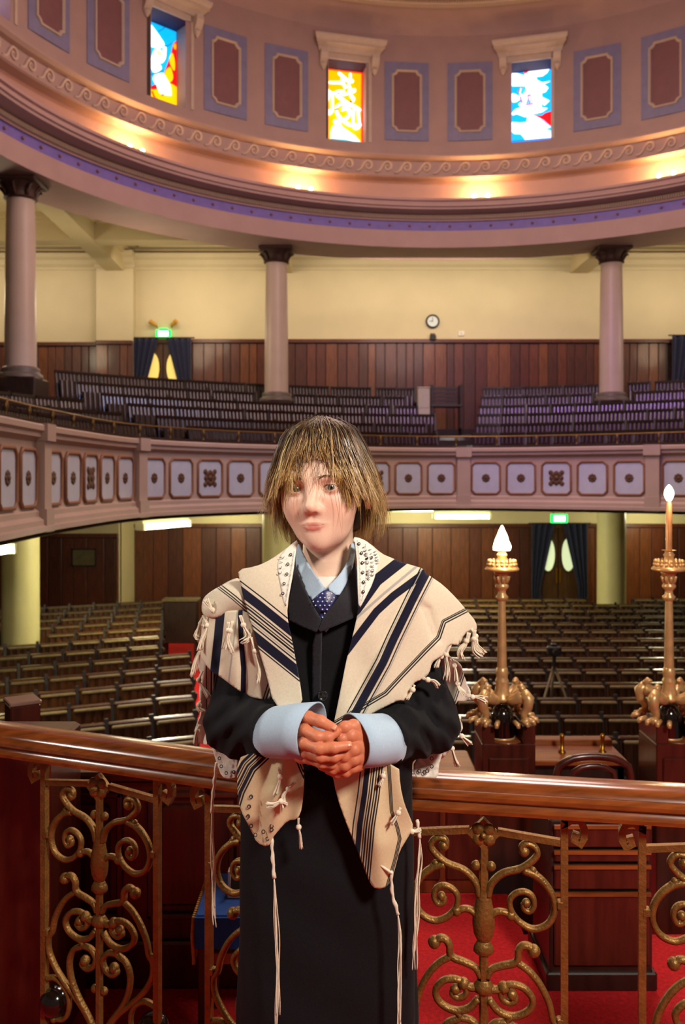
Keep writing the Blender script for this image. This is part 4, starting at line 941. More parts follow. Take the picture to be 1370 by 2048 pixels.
# desk with pegs between the boxes, hoop backed chair
t = empty('desk', (.965, 3.7, -.4), label='brown wooden desk shelf between the two lamps', cat='desk')
MB().box(-.235, .175, -.11, .1, .66, .682, .004).build('top', m_redw2, t); MB().box(-.235, .175, .1, .16, .66, .705, .004).build('back_ledge', m_redw2, t); MB().box(-.235, .175, -.06, -.04, .3, .66).build('front_board', m_dark, t)
for s in (-.22, .16): MB().box(s-.012, s+.012, -.06, .1, 0, .66).build('side_panel', m_dark, t)
for k, px in enumerate((1124, 1205)):
    p_ = P(px, 1503, 3.7); MB().lathe([(.016, 0), (.016, .004), (.009, .008), (.0085, .05), (.010, .066), (.008, .074), (0, .078)], 12).build('brass_peg', m_brass, smooth=True, label='upright brass peg on the desk shelf, %s' % ('left one' if k == 0 else 'right one'), cat='peg', group='brass pegs on the desk', loc=(p_.x, 3.7, .283))
c0 = P(1187, 1545, 3.0)
t = empty('hoop_chair', (c0.x, 3.0, -.4), label='dark wooden chair with curved hoop back behind the rail', cat='chair')
hp = spline([(-.13, 0, .44), (-.125, 0, .80), (-.095, 0, .862), (-.04, 0, .880), (.04, 0, .880), (.095, 0, .862), (.125, 0, .80), (.13, 0, .44)], 40)
MB().tube(hp, .013, 8).build('hoop', m_redw, t, smooth=True)
hp2 = spline([(-.075, -.005, .44), (-.075, 0, .78), (-.05, 0, .838), (0, 0, .850), (.05, 0, .838), (.075, 0, .78), (.075, -.005, .44)], 34)
MB().tube(hp2, .010, 8).build('inner_hoop', m_redw, t, smooth=True)
MB().lathe([(0, .42), (.15, .42), (.17, .43), (.17, .445), (.15, .455), (0, .45)], 28, (0, .14, 0)).build('seat', m_redw, t, smooth=True)
for sx in (-1, 1):
    for sy, yy in ((0, .03), (1, .26)): MB().tube([(sx*.11, yy, .425), (sx*.14, yy+(.03 if sy else -.03), 0)], [.014, .011], 8).build('leg', m_redw, t, smooth=True)
# tripod with a camera out among the seats
tp = P(1108, 1310, 9.16)
t = empty('tripod', (tp.x, 9.16, FLOOR), label='small tripod with a black camera standing among the hall seats', cat='tripod'); hz = tp.z-FLOOR
for k in range(3):
    a = -PI/2+PI/5*0+2*PI*k/3+PI/3; MB().tube([(0, 0, hz-.1), (.14*math.cos(a), .14*math.sin(a)*.9, hz-.46), (.26*math.cos(a), .26*math.sin(a), .0)], .014, 6).build('leg', M('tripod_alloy', '#8a7a60', .4, .4), t, smooth=True)
MB().tube([(0, 0, hz-.14), (0, 0, hz)], .02, 8).build('centre_column', m_black, t); 
cb = MB().box(-.07, .07, -.04, .04, hz, hz+.09, .01).box(-.03, .03, -.03, .03, hz+.09, hz+.12, .008).build('camera_body', m_black, t); MB().tube([(0, -.03, hz+.04), (0, -.12, hz+.04)], .035, 12).build('lens', m_black, cb)
# pale ledge table beside the aisle
lp = P(358, 1200, 14.6)
t = empty('side_table', (lp.x, 14.8, FLOOR), label='narrow table with a pale top beside the red aisle', cat='table')
MB().box(-.3, .3, -.15, .15, lp.z-FLOOR-.04, lp.z-FLOOR, .01).build('tabletop', m_edge, t); MB().box(-.27, .27, -.12, .12, .3, lp.z-FLOOR-.04, .01).build('body', m_dark, t)
for sx in (-1, 1):
    for sy in (-1, 1): MB().box(sx*.25-.02, sx*.25+.02, sy*.1-.02, sy*.1+.02, 0, .3).build('leg', m_dark, t)

# =================================================================== THE BOY
def smin(a, b, k):
    h = np.clip(.5+.5*(b-a)/k, 0, 1); return b+(a-b)*h-k*h*(1-h)
def smax(a, b, k): return -smin(-a, -b, k)
def sph(p, c, r): return np.linalg.norm(p-np.array(c, np.float32), axis=1)-r
def ell(p, c, r):
    r = np.array(r, np.float32); q = (p-np.array(c, np.float32))/r; k0 = np.linalg.norm(q, axis=1); k1 = np.linalg.norm(q/r, axis=1)+1e-9
    return k0*(k0-1)/k1
def cap(p, a, b, ra, rb=None):
    rb = ra if rb is None else rb; a = np.array(a, np.float32); b = np.array(b, np.float32); d = b-a
    t = np.clip(((p-a) @ d)/(d @ d), 0, 1); return np.linalg.norm(p-(a+t[:, None]*d), axis=1)-(ra+(rb-ra)*t)
def chain(p, pts, rs, k=.004):
    d = None
    for i in range(len(pts)-1):
        e = cap(p, pts[i], pts[i+1], rs[i], rs[i+1]); d = e if d is None else smin(d, e, k)
    return d
def sdf_mesh(fn, lo, hi, h):
    """Surface of fn = 0 on a grid of step h (surface nets), evaluated only near the surface."""
    lo = np.array(lo, float); n = np.ceil((np.array(hi)-lo)/h/8).astype(int)*8+1
    B = 8; nb = (n-1)//B
    g = [lo[i]+h*(np.arange(nb[i])*B+B/2) for i in range(3)]
    C = np.stack(np.meshgrid(*g, indexing='ij'), -1).reshape(-1, 3).astype(np.float32); dc = fn(C).reshape(nb)
    V = np.where(np.repeat(np.repeat(np.repeat(dc, B, 0), B, 1), B, 2) < 0, -1., 1.).astype(np.float32)
    V = np.pad(V, ((0, 1),)*3, mode='edge')
    act = np.argwhere(np.abs(dc) < B*h*1.35)
    o = np.stack(np.meshgrid(*[np.arange(B+1)]*3, indexing='ij'), -1).reshape(-1, 3)
    for s in range(0, len(act), 400):
        idx = (act[s:s+400, None, :]*B+o[None]).reshape(-1, 3)
        V[idx[:, 0], idx[:, 1], idx[:, 2]] = fn((lo+idx*h).astype(np.float32))
    S = V < 0
    c8 = [S[i:n[0]-1+i, j:n[1]-1+j, k:n[2]-1+k] for i in (0, 1) for j in (0, 1) for k in (0, 1)]
    tot = sum(c.astype(np.int8) for c in c8); cells = np.argwhere((tot > 0) & (tot < 8))
    ids = -np.ones(n-1, int); ids[cells[:, 0], cells[:, 1], cells[:, 2]] = np.arange(len(cells))
    cor = [(i, j, k) for i in (0, 1) for j in (0, 1) for k in (0, 1)]
    val = np.stack([V[cells[:, 0]+a, cells[:, 1]+b, cells[:, 2]+c] for a, b, c in cor], 1)
    acc = np.zeros((len(cells), 3)); cnt = np.zeros(len(cells))
    for a in range(8):
        for b in range(a+1, 8):
            if sum(abs(x-y) for x, y in zip(cor[a], cor[b])) != 1: continue
            m = (val[:, a] < 0) != (val[:, b] < 0); t = np.where(m, val[:, a]/(val[:, a]-val[:, b]+1e-12), 0)
            pt = np.array(cor[a])[None]+t[:, None]*(np.array(cor[b])-np.array(cor[a]))[None]
            acc += np.where(m[:, None], pt, 0); cnt += m
    verts = lo+h*(cells+acc/cnt[:, None])
    faces = []
    for ax in range(3):
        u, v = (ax+1) % 3, (ax+2) % 3
        sl0 = [slice(1, n[i]-1) for i in range(3)]; sl1 = list(sl0); sl0[ax] = slice(0, n[ax]-1); sl1[ax] = slice(1, n[ax])
        a, b = S[tuple(sl0)], S[tuple(sl1)]; e = np.argwhere(a != b); fl = a[e[:, 0], e[:, 1], e[:, 2]]
        off = np.array([1, 1, 1]); off[ax] = 0; e = e+off
        def cid(du, dv):
            q = e.copy(); q[:, u] -= du; q[:, v] -= dv; return ids[q[:, 0], q[:, 1], q[:, 2]]
        f = np.stack([cid(1, 1), cid(0, 1), cid(0, 0), cid(1, 0)], 1); f[~fl] = f[~fl][:, ::-1]; faces.append(f)
    return verts, np.vstack(faces)
def np_mesh(name, v, f, mat=None, smooth=True, cols=None, attrs=None):
    me = bpy.data.meshes.new(name); v = np.asarray(v, np.float32); f = np.asarray(f, np.int32); k = f.shape[1]
    me.vertices.add(len(v)); me.vertices.foreach_set('co', v.ravel()); me.loops.add(f.size); me.loops.foreach_set('vertex_index', f.ravel())
    me.polygons.add(len(f)); me.polygons.foreach_set('loop_start', np.arange(0, f.size, k, dtype=np.int32)); me.polygons.foreach_set('loop_total', np.full(len(f), k, np.int32))
    me.update(calc_edges=True); me.validate()
    if smooth: me.polygons.foreach_set('use_smooth', [True]*len(me.polygons))
    if cols is not None:
        a = me.color_attributes.new('tone', 'FLOAT_COLOR', 'POINT'); a.data.foreach_set('color', np.asarray(cols, np.float32).ravel())
    for nm_, arr in (attrs or {}).items():
        a = me.attributes.new(nm_, 'FLOAT', 'POINT'); a.data.foreach_set('value', np.asarray(arr, np.float32))
    if mat: me.materials.append(mat)
    return me
def attr_mat(name, rough, sss=0, bump=0, bscale=400, spec=.4, attr='tone'):
    m = M(name, '#ffffff', rough, spec=spec, sss=sss, bump=bump, bscale=bscale); nt = m.node_tree
    a = nt.nodes.new('ShaderNodeAttribute'); a.attribute_name = attr
    mx = nt.nodes.new('ShaderNodeMixRGB'); mx.blend_type = 'MULTIPLY'; mx.inputs[0].default_value = 1
    rp = [n for n in nt.nodes if n.type == 'VALTORGB'][0]; rp.color_ramp.elements[0].color = (.93, .91, .9, 1); rp.color_ramp.elements[1].color = (1, 1, 1, 1)
    nt.links.new(a.outputs['Color'], mx.inputs[1]); nt.links.new(rp.outputs[0], mx.inputs[2]); nt.links.new(mx.outputs[0], nt.nodes['Principled BSDF'].inputs['Base Color'])
    return m
boy = empty('person', (-.027, 1.585, 0), label='boy in black suit and striped white prayer shawl with clasped hands', cat='person')
BO = Vector(boy.location)
def wear(o): o.parent = boy; o.matrix_parent_inverse = Matrix.Translation(-BO); return o
def part(name, me, parent=None, **kw):
    """A part given in world coordinates."""
    o = obj(name, me, None, **kw)
    if parent is None or parent is boy: return wear(o)
    o.parent = parent; return o

# ---------------- head
HC = np.array([-.032, 1.548, 1.395]); yaw = math.radians(14); roll = math.radians(3); pit = math.radians(2)
Rm = Matrix.Rotation(-0, 3, 'Z')
fwd = Vector((-math.sin(yaw)*math.cos(pit), -math.cos(yaw)*math.cos(pit), -math.sin(pit))); rgt = Vector((math.cos(yaw), -math.sin(yaw), 0)); upv = rgt.cross(fwd) if rgt.cross(fwd).z > 0 else fwd.cross(rgt)
rgt2 = rgt*math.cos(roll)+upv*math.sin(roll); upv2 = upv*math.cos(roll)-rgt*math.sin(roll)
HM = np.array([list(rgt2), list(fwd), list(upv2)])          # rows: local axes in world
def h2w(q): return np.asarray(q) @ HM+HC
def w2h(p): return ((p-HC.astype(np.float32)) @ HM.T.astype(np.float32)).astype(np.float32)
EX, EYB = .0298, np.array([.0298, .0640, .0])
def head_sdf(p):
    q = w2h(p); x = np.abs(q[:, 0]); s = q.copy(); s[:, 0] = x   # mirrored half
    d = ell(q, (0, -.014, .034), (.0705, .0895, .0815))
    d = smin(d, ell(q, (0, .020, -.026), (.0580, .0615, .074)), .03)
    d = smin(d, ell(q, (0, .032, -.066), (.0375, .0445, .036)), .025)
    d = smin(d, sph(q, (0, .0600, -.0865), .0150), .020)
    d = smin(d, sph(s, (.0322, .046, -.033), .0240), .02)
    d = smin(d, cap(s, (.041, .064, .019), (.014, .0735, .0175), .0080), .018)
    d = smax(d, -ell(s, (EX+.0005, .086, .0005), (.0185, .0165, .0110)), .010)
    lid = sph(s, EYB, .0134)
    ex = s[:, 0]-EX; ez = s[:, 2]-.0004-.0012*np.clip(ex/.012, -1, 1)
    slit = np.abs(ez)-.0046*(1-(ex/.0128)**2)
    lid = np.maximum(lid, -np.maximum(slit, .066-s[:, 1]))
    inner = sph(s, EYB, .0119); d2 = smin(d, lid, .0035)
    d = np.maximum(d2, -np.maximum(inner+.0003, np.maximum(slit, .06-s[:, 1])))
    nz = smin(cap(q, (0, .0745, .008), (0, .0895, -.027), .0068, .0078), sph(q, (0, .0915, -.0305), .0082), .008)
    nz = smin(nz, sph(s, (.0098, .0828, -.0340), .0060), .006)
    d = smin(d, nz, .010); d = smax(d, -sph(s, (.0056, .0890, -.0415), .0030), .003)
    # lips
    up = smin(cap(s, (.0225, .0725, -.0572), (.0065, .0785, -.0568), .0022, .0035), cap(s, (.0065, .0785, -.0568), (0, .0792, -.0578), .0035, .0032), .002)
    lo_ = smin(cap(s, (.0218, .0724, -.0584), (.009, .0778, -.0636), .0022, .0042), cap(s, (.009, .0778, -.0636), (0, .0786, -.0645), .0042, .0046), .002)
    d = smin(d, np.minimum(up, lo_), .0045)
    d = d+.0012*np.exp(-((q[:, 0]/.0035)**2+((q[:, 2]+.0485)/.006)**2))*(q[:, 1] > .05)     # philtrum
    d = smin(d, ell(s, (.0745, -.012, -.012), (.009, .019, .031)), .008)                     # ears
    d = smax(d, -ell(s, (.084, -.006, -.008), (.008, .012, .02)), .005)
    nk = cap(p, h2w((0, -.020, -.055)), (-.028, 1.582, 1.215), .0425, .045)
    nk = smin(nk, cap(p, (-.028, 1.592, 1.165), (-.028, 1.60, 1.13), .065, .08), .05)
    d = smin(d, nk, .018)
    return d
hv, hf = sdf_mesh(head_sdf, (-.14, 1.44, 1.10), (.08, 1.68, 1.53), .0016)
def skin_cols(v):
    q = w2h(v.astype(np.float32)); s = q.copy(); s[:, 0] = np.abs(q[:, 0]); c = np.tile(np.array(lin('#f0cbb2')[:3]), (len(v), 1))
    def mixin(w_, col): return c*(1-w_[:, None])+np.array(lin(col)[:3])*w_[:, None]
    c = mixin(.42*np.exp(-(((s[:, 0]-.036)/.02)**2+((q[:, 2]+.03)/.018)**2))*(q[:, 1] > .02), '#d8836a')
    c = mixin(.35*np.exp(-((q[:, 0]/.012)**2+((q[:, 2]+.034)/.01)**2))*(q[:, 1] > .07), '#dc8c72')
    lip = np.minimum(np.minimum(cap(s, (.0225, .0725, -.0572), (.0065, .0785, -.0568), .0022, .0035), cap(s, (.0065, .0785, -.0568), (0, .0792, -.0578), .0035, .0032)), np.minimum(cap(s, (.0218, .0724, -.0584), (.009, .0778, -.0636), .0022, .0042), cap(s, (.009, .0778, -.0636), (0, .0786, -.0645), .0042, .0046)))
    c = mixin(.85*np.clip(1-(lip-.0008)/.0012, 0, 1), '#cc6a60')
    seam = np.exp(-((q[:, 2]+.0602-.0024*(s[:, 0]/.0225)**2)/.0008)**2)*np.clip((.0225-s[:, 0])/.006, 0, 1)*(q[:, 1] > .06)
    c = mixin(.7*seam, '#6a221e')
    ed = np.linalg.norm(s-EYB, axis=1); c = mixin(.35*np.exp(-((ed-.0125)/.0035)**2), '#a8604c')
    lash = np.clip(1-np.abs(np.abs(s[:, 2]-.0004)-.0046*(1-((s[:, 0]-EX)/.0128)**2))/.0014, 0, 1)*(np.abs(s[:, 0]-EX) < .0135)*(ed < .0142)*(q[:, 1] > .06)*(s[:, 2] > 0)
    c = mixin(.97*lash, '#22120c')
    return np.c_[c, np.ones(len(c))]

# ---------------- hands (traced at 5.27x from the photograph, each point with its own depth)
def H8(x, y, Y): return np.array(P(x/5.27+560, y/5.27+1380, Y))
def HP(L__): return [H8(*a) for a in L__]
RF = [(HP([(180, 345, 1.405), (300, 295, 1.386), (425, 330, 1.371), (555, 400, 1.364)]), (.0115, .0102, .0090, .0076)),
      (HP([(190, 420, 1.40), (265, 425, 1.378), (395, 492, 1.361), (505, 498, 1.361), (592, 445, 1.367)]), (.0102, .0096, .0088, .0083, .0072)),
      (HP([(190, 545, 1.40), (265, 560, 1.372), (415, 618, 1.354), (565, 610, 1.352), (708, 588, 1.357)]), (.0104, .0097, .0089, .0083, .0073)),
      (HP([(205, 640, 1.40), (285, 655, 1.376), (425, 702, 1.359), (570, 705, 1.360), (668, 668, 1.366)]), (.0100, .0093, .0085, .0080, .0070)),
      (HP([(235, 700, 1.405), (305, 720, 1.384), (435, 772, 1.369), (545, 782, 1.371), (615, 755, 1.377)]), (.0092, .0084, .0076, .0072, .0064))]
LF = [(HP([(880, 430, 1.402), (775, 385, 1.386), (685, 395, 1.377), (602, 428, 1.375)]), (.0115, .0104, .0092, .0076)),
      (HP([(800, 470, 1.388), (745, 480, 1.377), (650, 515, 1.374), (560, 560, 1.384)]), (.0105, .0100, .0090, .0080)),
      (HP([(820, 600, 1.386), (775, 625, 1.372), (680, 695, 1.370), (560, 768, 1.376), (450, 775, 1.387)]), (.0108, .0102, .0092, .0084, .0074)),
      (HP([(825, 700, 1.388), (775, 725, 1.374), (680, 790, 1.373), (555, 832, 1.378), (440, 800, 1.389)]), (.0104, .0098, .0089, .0082, .0072)),
      (HP([(815, 785, 1.394), (765, 812, 1.383), (690, 862, 1.382), (600, 878, 1.386), (510, 845, 1.394)]), (.0094, .0088, .0080, .0074, .0066))]
WR, WL = H8(60, 500, 1.432), H8(955, 570, 1.432)
AR, AL = np.array(P(520, 1463, 1.485)), np.array(P(800, 1474, 1.485))
def hand_sdf(p, F_, wr, el):
    palm = cap(p, el, wr, .021, .0225)
    for pts, rs in F_[1:]: palm = smin(palm, cap(p, wr, pts[0], .018, rs[0]*1.15), .012)
    for (a, ra), (b, rb) in zip(F_[1:-1], F_[2:]): palm = smin(palm, cap(p, (a[0]+wr)/2, (b[0]+wr)/2, .014), .010)
    palm = smin(palm, cap(p, wr, F_[0][0][0], .017, F_[0][1][0]), .012)
    palm = smin(palm, cap(p, F_[0][0][0], F_[1][0][0], .009), .008)
    d = palm; fg = None
    for pts, rs in F_:
        e = chain(p, pts, rs, .003)
        for j in range(1, len(pts)-1): e = smin(e, sph(p, pts[j], rs[j]*1.0), .003)
        fg = e if fg is None else np.minimum(fg, e)
    return smin(d, fg, .006)
def both_hands(p): return smin(hand_sdf(p, RF, WR, AR), hand_sdf(p, LF, WL, AL), .0012)
nv_, nf_ = sdf_mesh(both_hands, (-.17, 1.335, .92), (.14, 1.545, 1.07), .0013)
def hand_cols(v):
    c = np.tile(np.array(lin('#cf7f5c')[:3]), (len(v), 1)); dk = np.full(len(v), 9.); tip = np.full(len(v), 9.)
    for F_ in (RF, LF):
        for pts, rs in F_:
            for j in range(1, len(pts)-1): dk = np.minimum(dk, np.linalg.norm(v-pts[j], axis=1))
            tip = np.minimum(tip, np.linalg.norm(v-pts[-1], axis=1))
    w_ = .3*np.exp(-(dk/.009)**2); c = c*(1-w_[:, None])+np.array(lin('#b8543c')[:3])*w_[:, None]
    w_ = .4*np.exp(-(tip/.009)**2); c = c*(1-w_[:, None])+np.array(lin('#d0684a')[:3])*w_[:, None]
    return np.c_[c, np.ones(len(c))]
m_skin = attr_mat('skin', .48, sss=.12, bump=.08, bscale=500)
bm_ = np_mesh('body', np.vstack([hv, nv_]), np.vstack([hf, nf_+len(hv)]), m_skin, cols=np.vstack([skin_cols(hv), hand_cols(nv_)]))
body = part('body', bm_)
# finger nails on the visible finger tips
m_nail = M('finger_nail', '#d8906f', .25, var=.03)
for F_, ks in ((RF, (0, 2, 3)), (LF, (0,))):
    for k in ks:
        pts, rs = F_[k]; a, b = pts[-2], pts[-1]; ax = (b-a)/np.linalg.norm(b-a); up_ = np.array([0, -.8, .6]); up_ -= ax*(up_ @ ax); up_ /= np.linalg.norm(up_); sd = np.cross(ax, up_)
        mb = MB(); c0_ = b+up_*rs[-1]*.86+ax*.001; vs = []
        for i in range(7):
            for j in range(5):
                u, v = (i/6-.5)*2, (j/4-.5)*2; w_ = rs[-1]*.62*(1-.15*max(0, u)**2-.25*max(0, -u)**2)
                vs.append(tuple(c0_+ax*(u*rs[-1]*.72)+sd*(v*w_)+up_*(.0009-.30*(v*w_)**2/rs[-1]-.0010*u*u)))
        mb.add(vs, [(i*5+j, i*5+j+1, i*5+j+6, i*5+j+5) for i in range(6) for j in range(4)])
        o = mb.build('nail', m_nail, smooth=True); o.parent = body; o.modifiers.new('t', 'SOLIDIFY').thickness = .0006
# eyes
m_scl = M('eye_white', '#dcd2c8', .18, var=.03, coat=.6); m_iris = M('iris', '#5d5a48', .15, var=.35, scale=300, coat=.8); m_pup = M('pupil', '#050404', .08, var=0, coat=1)
for s in (-1, 1):
    c = h2w((s*EX, EYB[1], 0)); tgt = np.array([0, 0, EYE]); g = tgt-c; g /= np.linalg.norm(g)
    e1 = np.cross(g, (0, 0, 1)); e1 /= np.linalg.norm(e1); e2 = np.cross(g, e1); vs = []; fs = []; NR, NS = 22, 24
    th = np.r_[np.linspace(0, .21, 5), np.linspace(.25, .50, 5), np.linspace(.56, PI, NR-10)]
    for t in th:
        rr = .0118*(1+.035*math.exp(-(t/.4)**2))
        for k in range(NS): a = 2*PI*k/NS; vs.append(tuple(c+rr*(g*math.cos(t)+math.sin(t)*(e1*math.cos(a)+e2*math.sin(a)))))
    for i in range(NR-1):
        for k in range(NS): j = (k+1) % NS; fs.append((i*NS+k, i*NS+j, (i+1)*NS+j, (i+1)*NS+k))
    b_ = MB(); b_.v = vs; b_.f = fs; me = b_.mesh('eyeball', m_scl, smooth=True); me.materials.append(m_iris); me.materials.append(m_pup)
    mi = np.repeat([2]*4+[1]*5+[0]*(NR-10), NS)[:len(me.polygons)]; me.polygons.foreach_set('material_index', mi.astype(np.int32)); me.update()
    o = obj('eyeball', me); o.parent = body

# ---------------- hair: dark under-cap and strands falling like a tent from the crown
m_hair = attr_mat('hair', .36, spec=.6)
def hcap(p):
    q = w2h(p); d = ell(q, (0, -.016, .034), (.0730, .0920, .0830)); d = smin(d, ell(q, (0, -.045, -.03), (.072, .058, .070)), .03)
    cut = (q[:, 1]-.045)+np.clip((.060-q[:, 2]), -.02, .2)*.75        # hairline round the face
    return np.maximum(d, cut)
cv, cf = sdf_mesh(hcap, (-.16, 1.42, 1.24), (.10, 1.70, 1.55), .004)
cc = np.tile(np.array(lin('#2a1a10')), (len(cv), 1))
hair = part('hair', np_mesh('hair', cv, cf, m_hair, cols=cc))
r_ = np.random.default_rng(5); strands = []
ZT = [.118, .108, .095, .062, .020, -.022, -.055, -.075, -.12]
AT = [.004, .032, .050, .0675, .0840, .0930, .0975, .0960, .0800]
BF = [.004, .045, .066, .0875, .0980, .1010, .1010, .0990, .0990]
BB = [.004, .045, .068, .0900, .1000, .0980, .0880, .0780, .0620]
def fall(phi, z0, z1, k, n_=14):
    z = z0+(z1-z0)*np.linspace(0, 1, n_)**.9; zz = -z; A = np.interp(zz, [-a for a in ZT], AT)*k; B = np.interp(zz, [-a for a in ZT], BF if math.sin(phi) > 0 else BB)*k
    return np.stack([-.004+A*math.cos(phi), -.014+B*math.sin(phi), z], 1)
def tip(phi):
    c, f = math.cos(phi), math.sin(phi)
    if f > .35 and abs(c) < .95:
        if -.28 < c < .50: return r_.uniform(.036, .062)                 # parting over the forehead
        if c <= -.28: return r_.uniform(-.030, .012) if c < -.42 else r_.uniform(-.012, .030)
        return r_.uniform(-.050, -.010) if c > .62 else r_.uniform(-.015, .025)
    if f > -.25: return r_.uniform(-.066, -.034)
    return r_.uniform(-.118, -.070)
NL = 860
for L__ in range(NL):
    phi = r_.uniform(0, 2*PI); f = math.sin(phi); z1 = tip(phi); z0 = r_.uniform(.098, .1195) if r_.random() < .80 else r_.uniform(.03, .09)
    z0 = max(z0, z1+.03); k = r_.uniform(.96, 1.05); base = fall(phi, z0, z1, k); u = np.linspace(0, 1, len(base)); tone = r_.random()
    sway = r_.normal(0, 1, 3)*np.array([.010, .008, .002])
    for s in range(10 if f > -.4 else 5):
        q = base.copy(); sp_ = r_.normal(0, 1, 3)*np.array([.0048, .0048, .002]); q += sp_*(.30+.70*(1-u))[:, None]+sway*(u**2)[:, None]
        wob = r_.uniform(0, 6.28); q += np.outer(np.sin(u*6+wob)*u, r_.normal(0, .0020, 3))
        q = q[:max(7, int(len(q)*r_.uniform(.74, 1.0)))]; strands.append((q, tone, r_.random(), f))
for L__ in range(150):  # inner layer that fills the sides and the nape
    dv = abs(r_.normal(.1, .35)); phi = (PI+dv if r_.random() < .5 else -dv) if r_.random() < .5 else -PI/2+min(1.45, max(-1.45, r_.normal(0, .9))); z1 = r_.uniform(-.098, -.05); base = fall(phi, .06, z1, r_.uniform(.70, .86)); u = np.linspace(0, 1, len(base)); tone = r_.random()*.6
    for s in range(6): strands.append((base+r_.normal(0, 1, 3)*np.array([.005, .005, .002])*(.4+.6*(1-u))[:, None], tone, r_.random(), math.sin(phi)))
for k in range(44):     # thin wisps over forehead and face
    phi = PI/2+r_.normal(0, .55); q = fall(phi, .07, r_.uniform(-.022, .03), .97); u = np.linspace(0, 1, len(q))
    q[:, 0] += u**1.5*r_.normal(-.008, .016); q[:, 1] += .002*u; strands.append((q, .25, 2, 1))
for k in range(110):    # flyaway hairs at the sides
    phi = r_.choice((0, PI))+r_.normal(0, .6); q = fall(phi, .08, r_.uniform(-.085, -.03), r_.uniform(1.0, 1.08)); u = np.linspace(0, 1, len(q)); q += np.outer(u**2, r_.normal(0, .010, 3)); strands.append((q, .8, 2, 0))
# keep every strand outside the skin
allq = np.vstack([q for q, *_ in strands]); wq = allq @ HM+HC
for _ in range(3):
    dd = head_sdf(wq.astype(np.float32)); n0 = wq-(HC+np.array([0, .01, 0])); n0[:, 2] *= .25; n0 /= np.linalg.norm(n0, axis=1)[:, None]; wq = wq+n0*np.clip(.0035-dd, 0, .05)[:, None]
ofs = 0; st2 = []
for q, a_, b_, c_ in strands: st2.append((wq[ofs:ofs+len(q)], a_, b_, c_)); ofs += len(q)
strands = st2
SVv, SFf, SCc = [], [], []; off = 0
dark, mid, light, blond = (np.array(lin(c)[:3]) for c in ('#2a1a0f', '#7c5830', '#c8a060', '#f2d898'))
for q, tone, rr, fr_ in strands:
    n_ = len(q); t = np.gradient(q, axis=0); t /= np.linalg.norm(t, axis=1)[:, None]+1e-9
    out = q-HC; a = np.cross(t, out); a /= np.linalg.norm(a, axis=1)[:, None]+1e-9; b = np.cross(t, a)
    u = np.linspace(0, 1, n_); rad = (.00060 if rr < 1.5 else .00034)*(.9-.72*u**3)*(1 if rr > 1.5 else r_.uniform(.7, 1.25))
    ring_ = [q+(a*math.cos(k*2*PI/3)*1.5+b*math.sin(k*2*PI/3)*.7)*rad[:, None] for k in range(3)]
    SVv.append(np.stack(ring_, 1).reshape(-1, 3))
    i = np.arange(n_-1)[:, None]*3; 
    for k in range(3):
        j = (k+1) % 3; SFf.append(off+np.concatenate([i+k, i+j, i+3+j, i+3+k], 1))
    off += n_*3
    g = np.clip(u*1.1-.02+.5*(tone-.5)+.5*(rr-.5 if rr < 1.5 else 0), 0, 1)
    col = np.where((g < .5)[:, None], dark+(mid-dark)*(g*2)[:, None], mid+(light-mid)*((g-.5)*2)[:, None])
    if tone > .80 and rr < 1.5: col = col*.35+blond*.65*np.clip(.35+u, 0, 1)[:, None]
    SCc.append(np.repeat(np.c_[col, np.ones(n_)], 3, axis=0))
hs_ = np_mesh('hair_strands', np.vstack(SVv), np.vstack(SFf), m_hair, cols=np.vstack(SCc))
o = obj('hair_strands', hs_); o.parent = hair; o['kind'] = 'stuff'
# eyebrows
EV = MB(); bq = []
for s in (-1, 1):
    for k in range(64):
        u = r_.random(); x = s*(.013+.030*u); z = .0172+.0040*math.sin(u*2.7)-.0035*u+r_.normal(0, .0013); bq += [(x, .12, z), (x+s*.0045, .12, z+.0010)]
bq = np.array(bq)
for _ in range(30): bq[:, 1] -= head_sdf((bq @ HM+HC).astype(np.float32))*.8
bq[:, 1] += .0006; bw = bq @ HM+HC
for k in range(0, len(bw), 2): EV.tube([bw[k], (bw[k]+bw[k+1])/2, bw[k+1]], [.00045, .0004, .00012], 3)
o = EV.build('eyebrows', M('brow_hair', '#7d5636', .6)); o.parent = body; o['kind'] = 'stuff'

# ---------------- suit: jacket with sleeves, trousers, shoes
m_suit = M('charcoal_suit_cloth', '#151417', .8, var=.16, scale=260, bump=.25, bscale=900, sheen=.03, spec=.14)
m_suit_lit = M('charcoal_suit_cloth_lit', '#26242a', .8, var=.16, scale=260, bump=.25, bscale=900, sheen=.1, spec=.22)  # the suit cloth again, painted lighter as if lit, for lapels and front edge
XC, YC = -.027, 1.580
SHL, SHR = np.array([XC-.128, 1.592, 1.172]), np.array([XC+.130, 1.592, 1.172])
ELL, ELR = np.array(P(470, 1448, 1.575)), np.array(P(858, 1446, 1.575))
SWL, SWR = np.array(P(545, 1463, 1.468)), np.array(P(770, 1474, 1.468))
def lerp_z(z, tab): zs_ = [t[0] for t in tab]; return [np.interp(z, zs_, [t[i] for t in tab]) for i in range(1, len(tab[0]))]
def torso(p):
    rx, ry = lerp_z(p[:, 2], [(.40, .154, .098), (.75, .152, .098), (.92, .148, .098), (1.08, .150, .097), (1.17, .140, .088), (1.225, .105, .072), (1.27, .07, .05)])
    x = (p[:, 0]-XC)/rx; y = (p[:, 1]-YC)/ry; k = (np.abs(x)**2.4+np.abs(y)**2.4)**(1/2.4)
    d = (k-1)*np.minimum(rx, ry); return smax(smax(d, p[:, 2]-1.245, .03), .42-p[:, 2], .01)
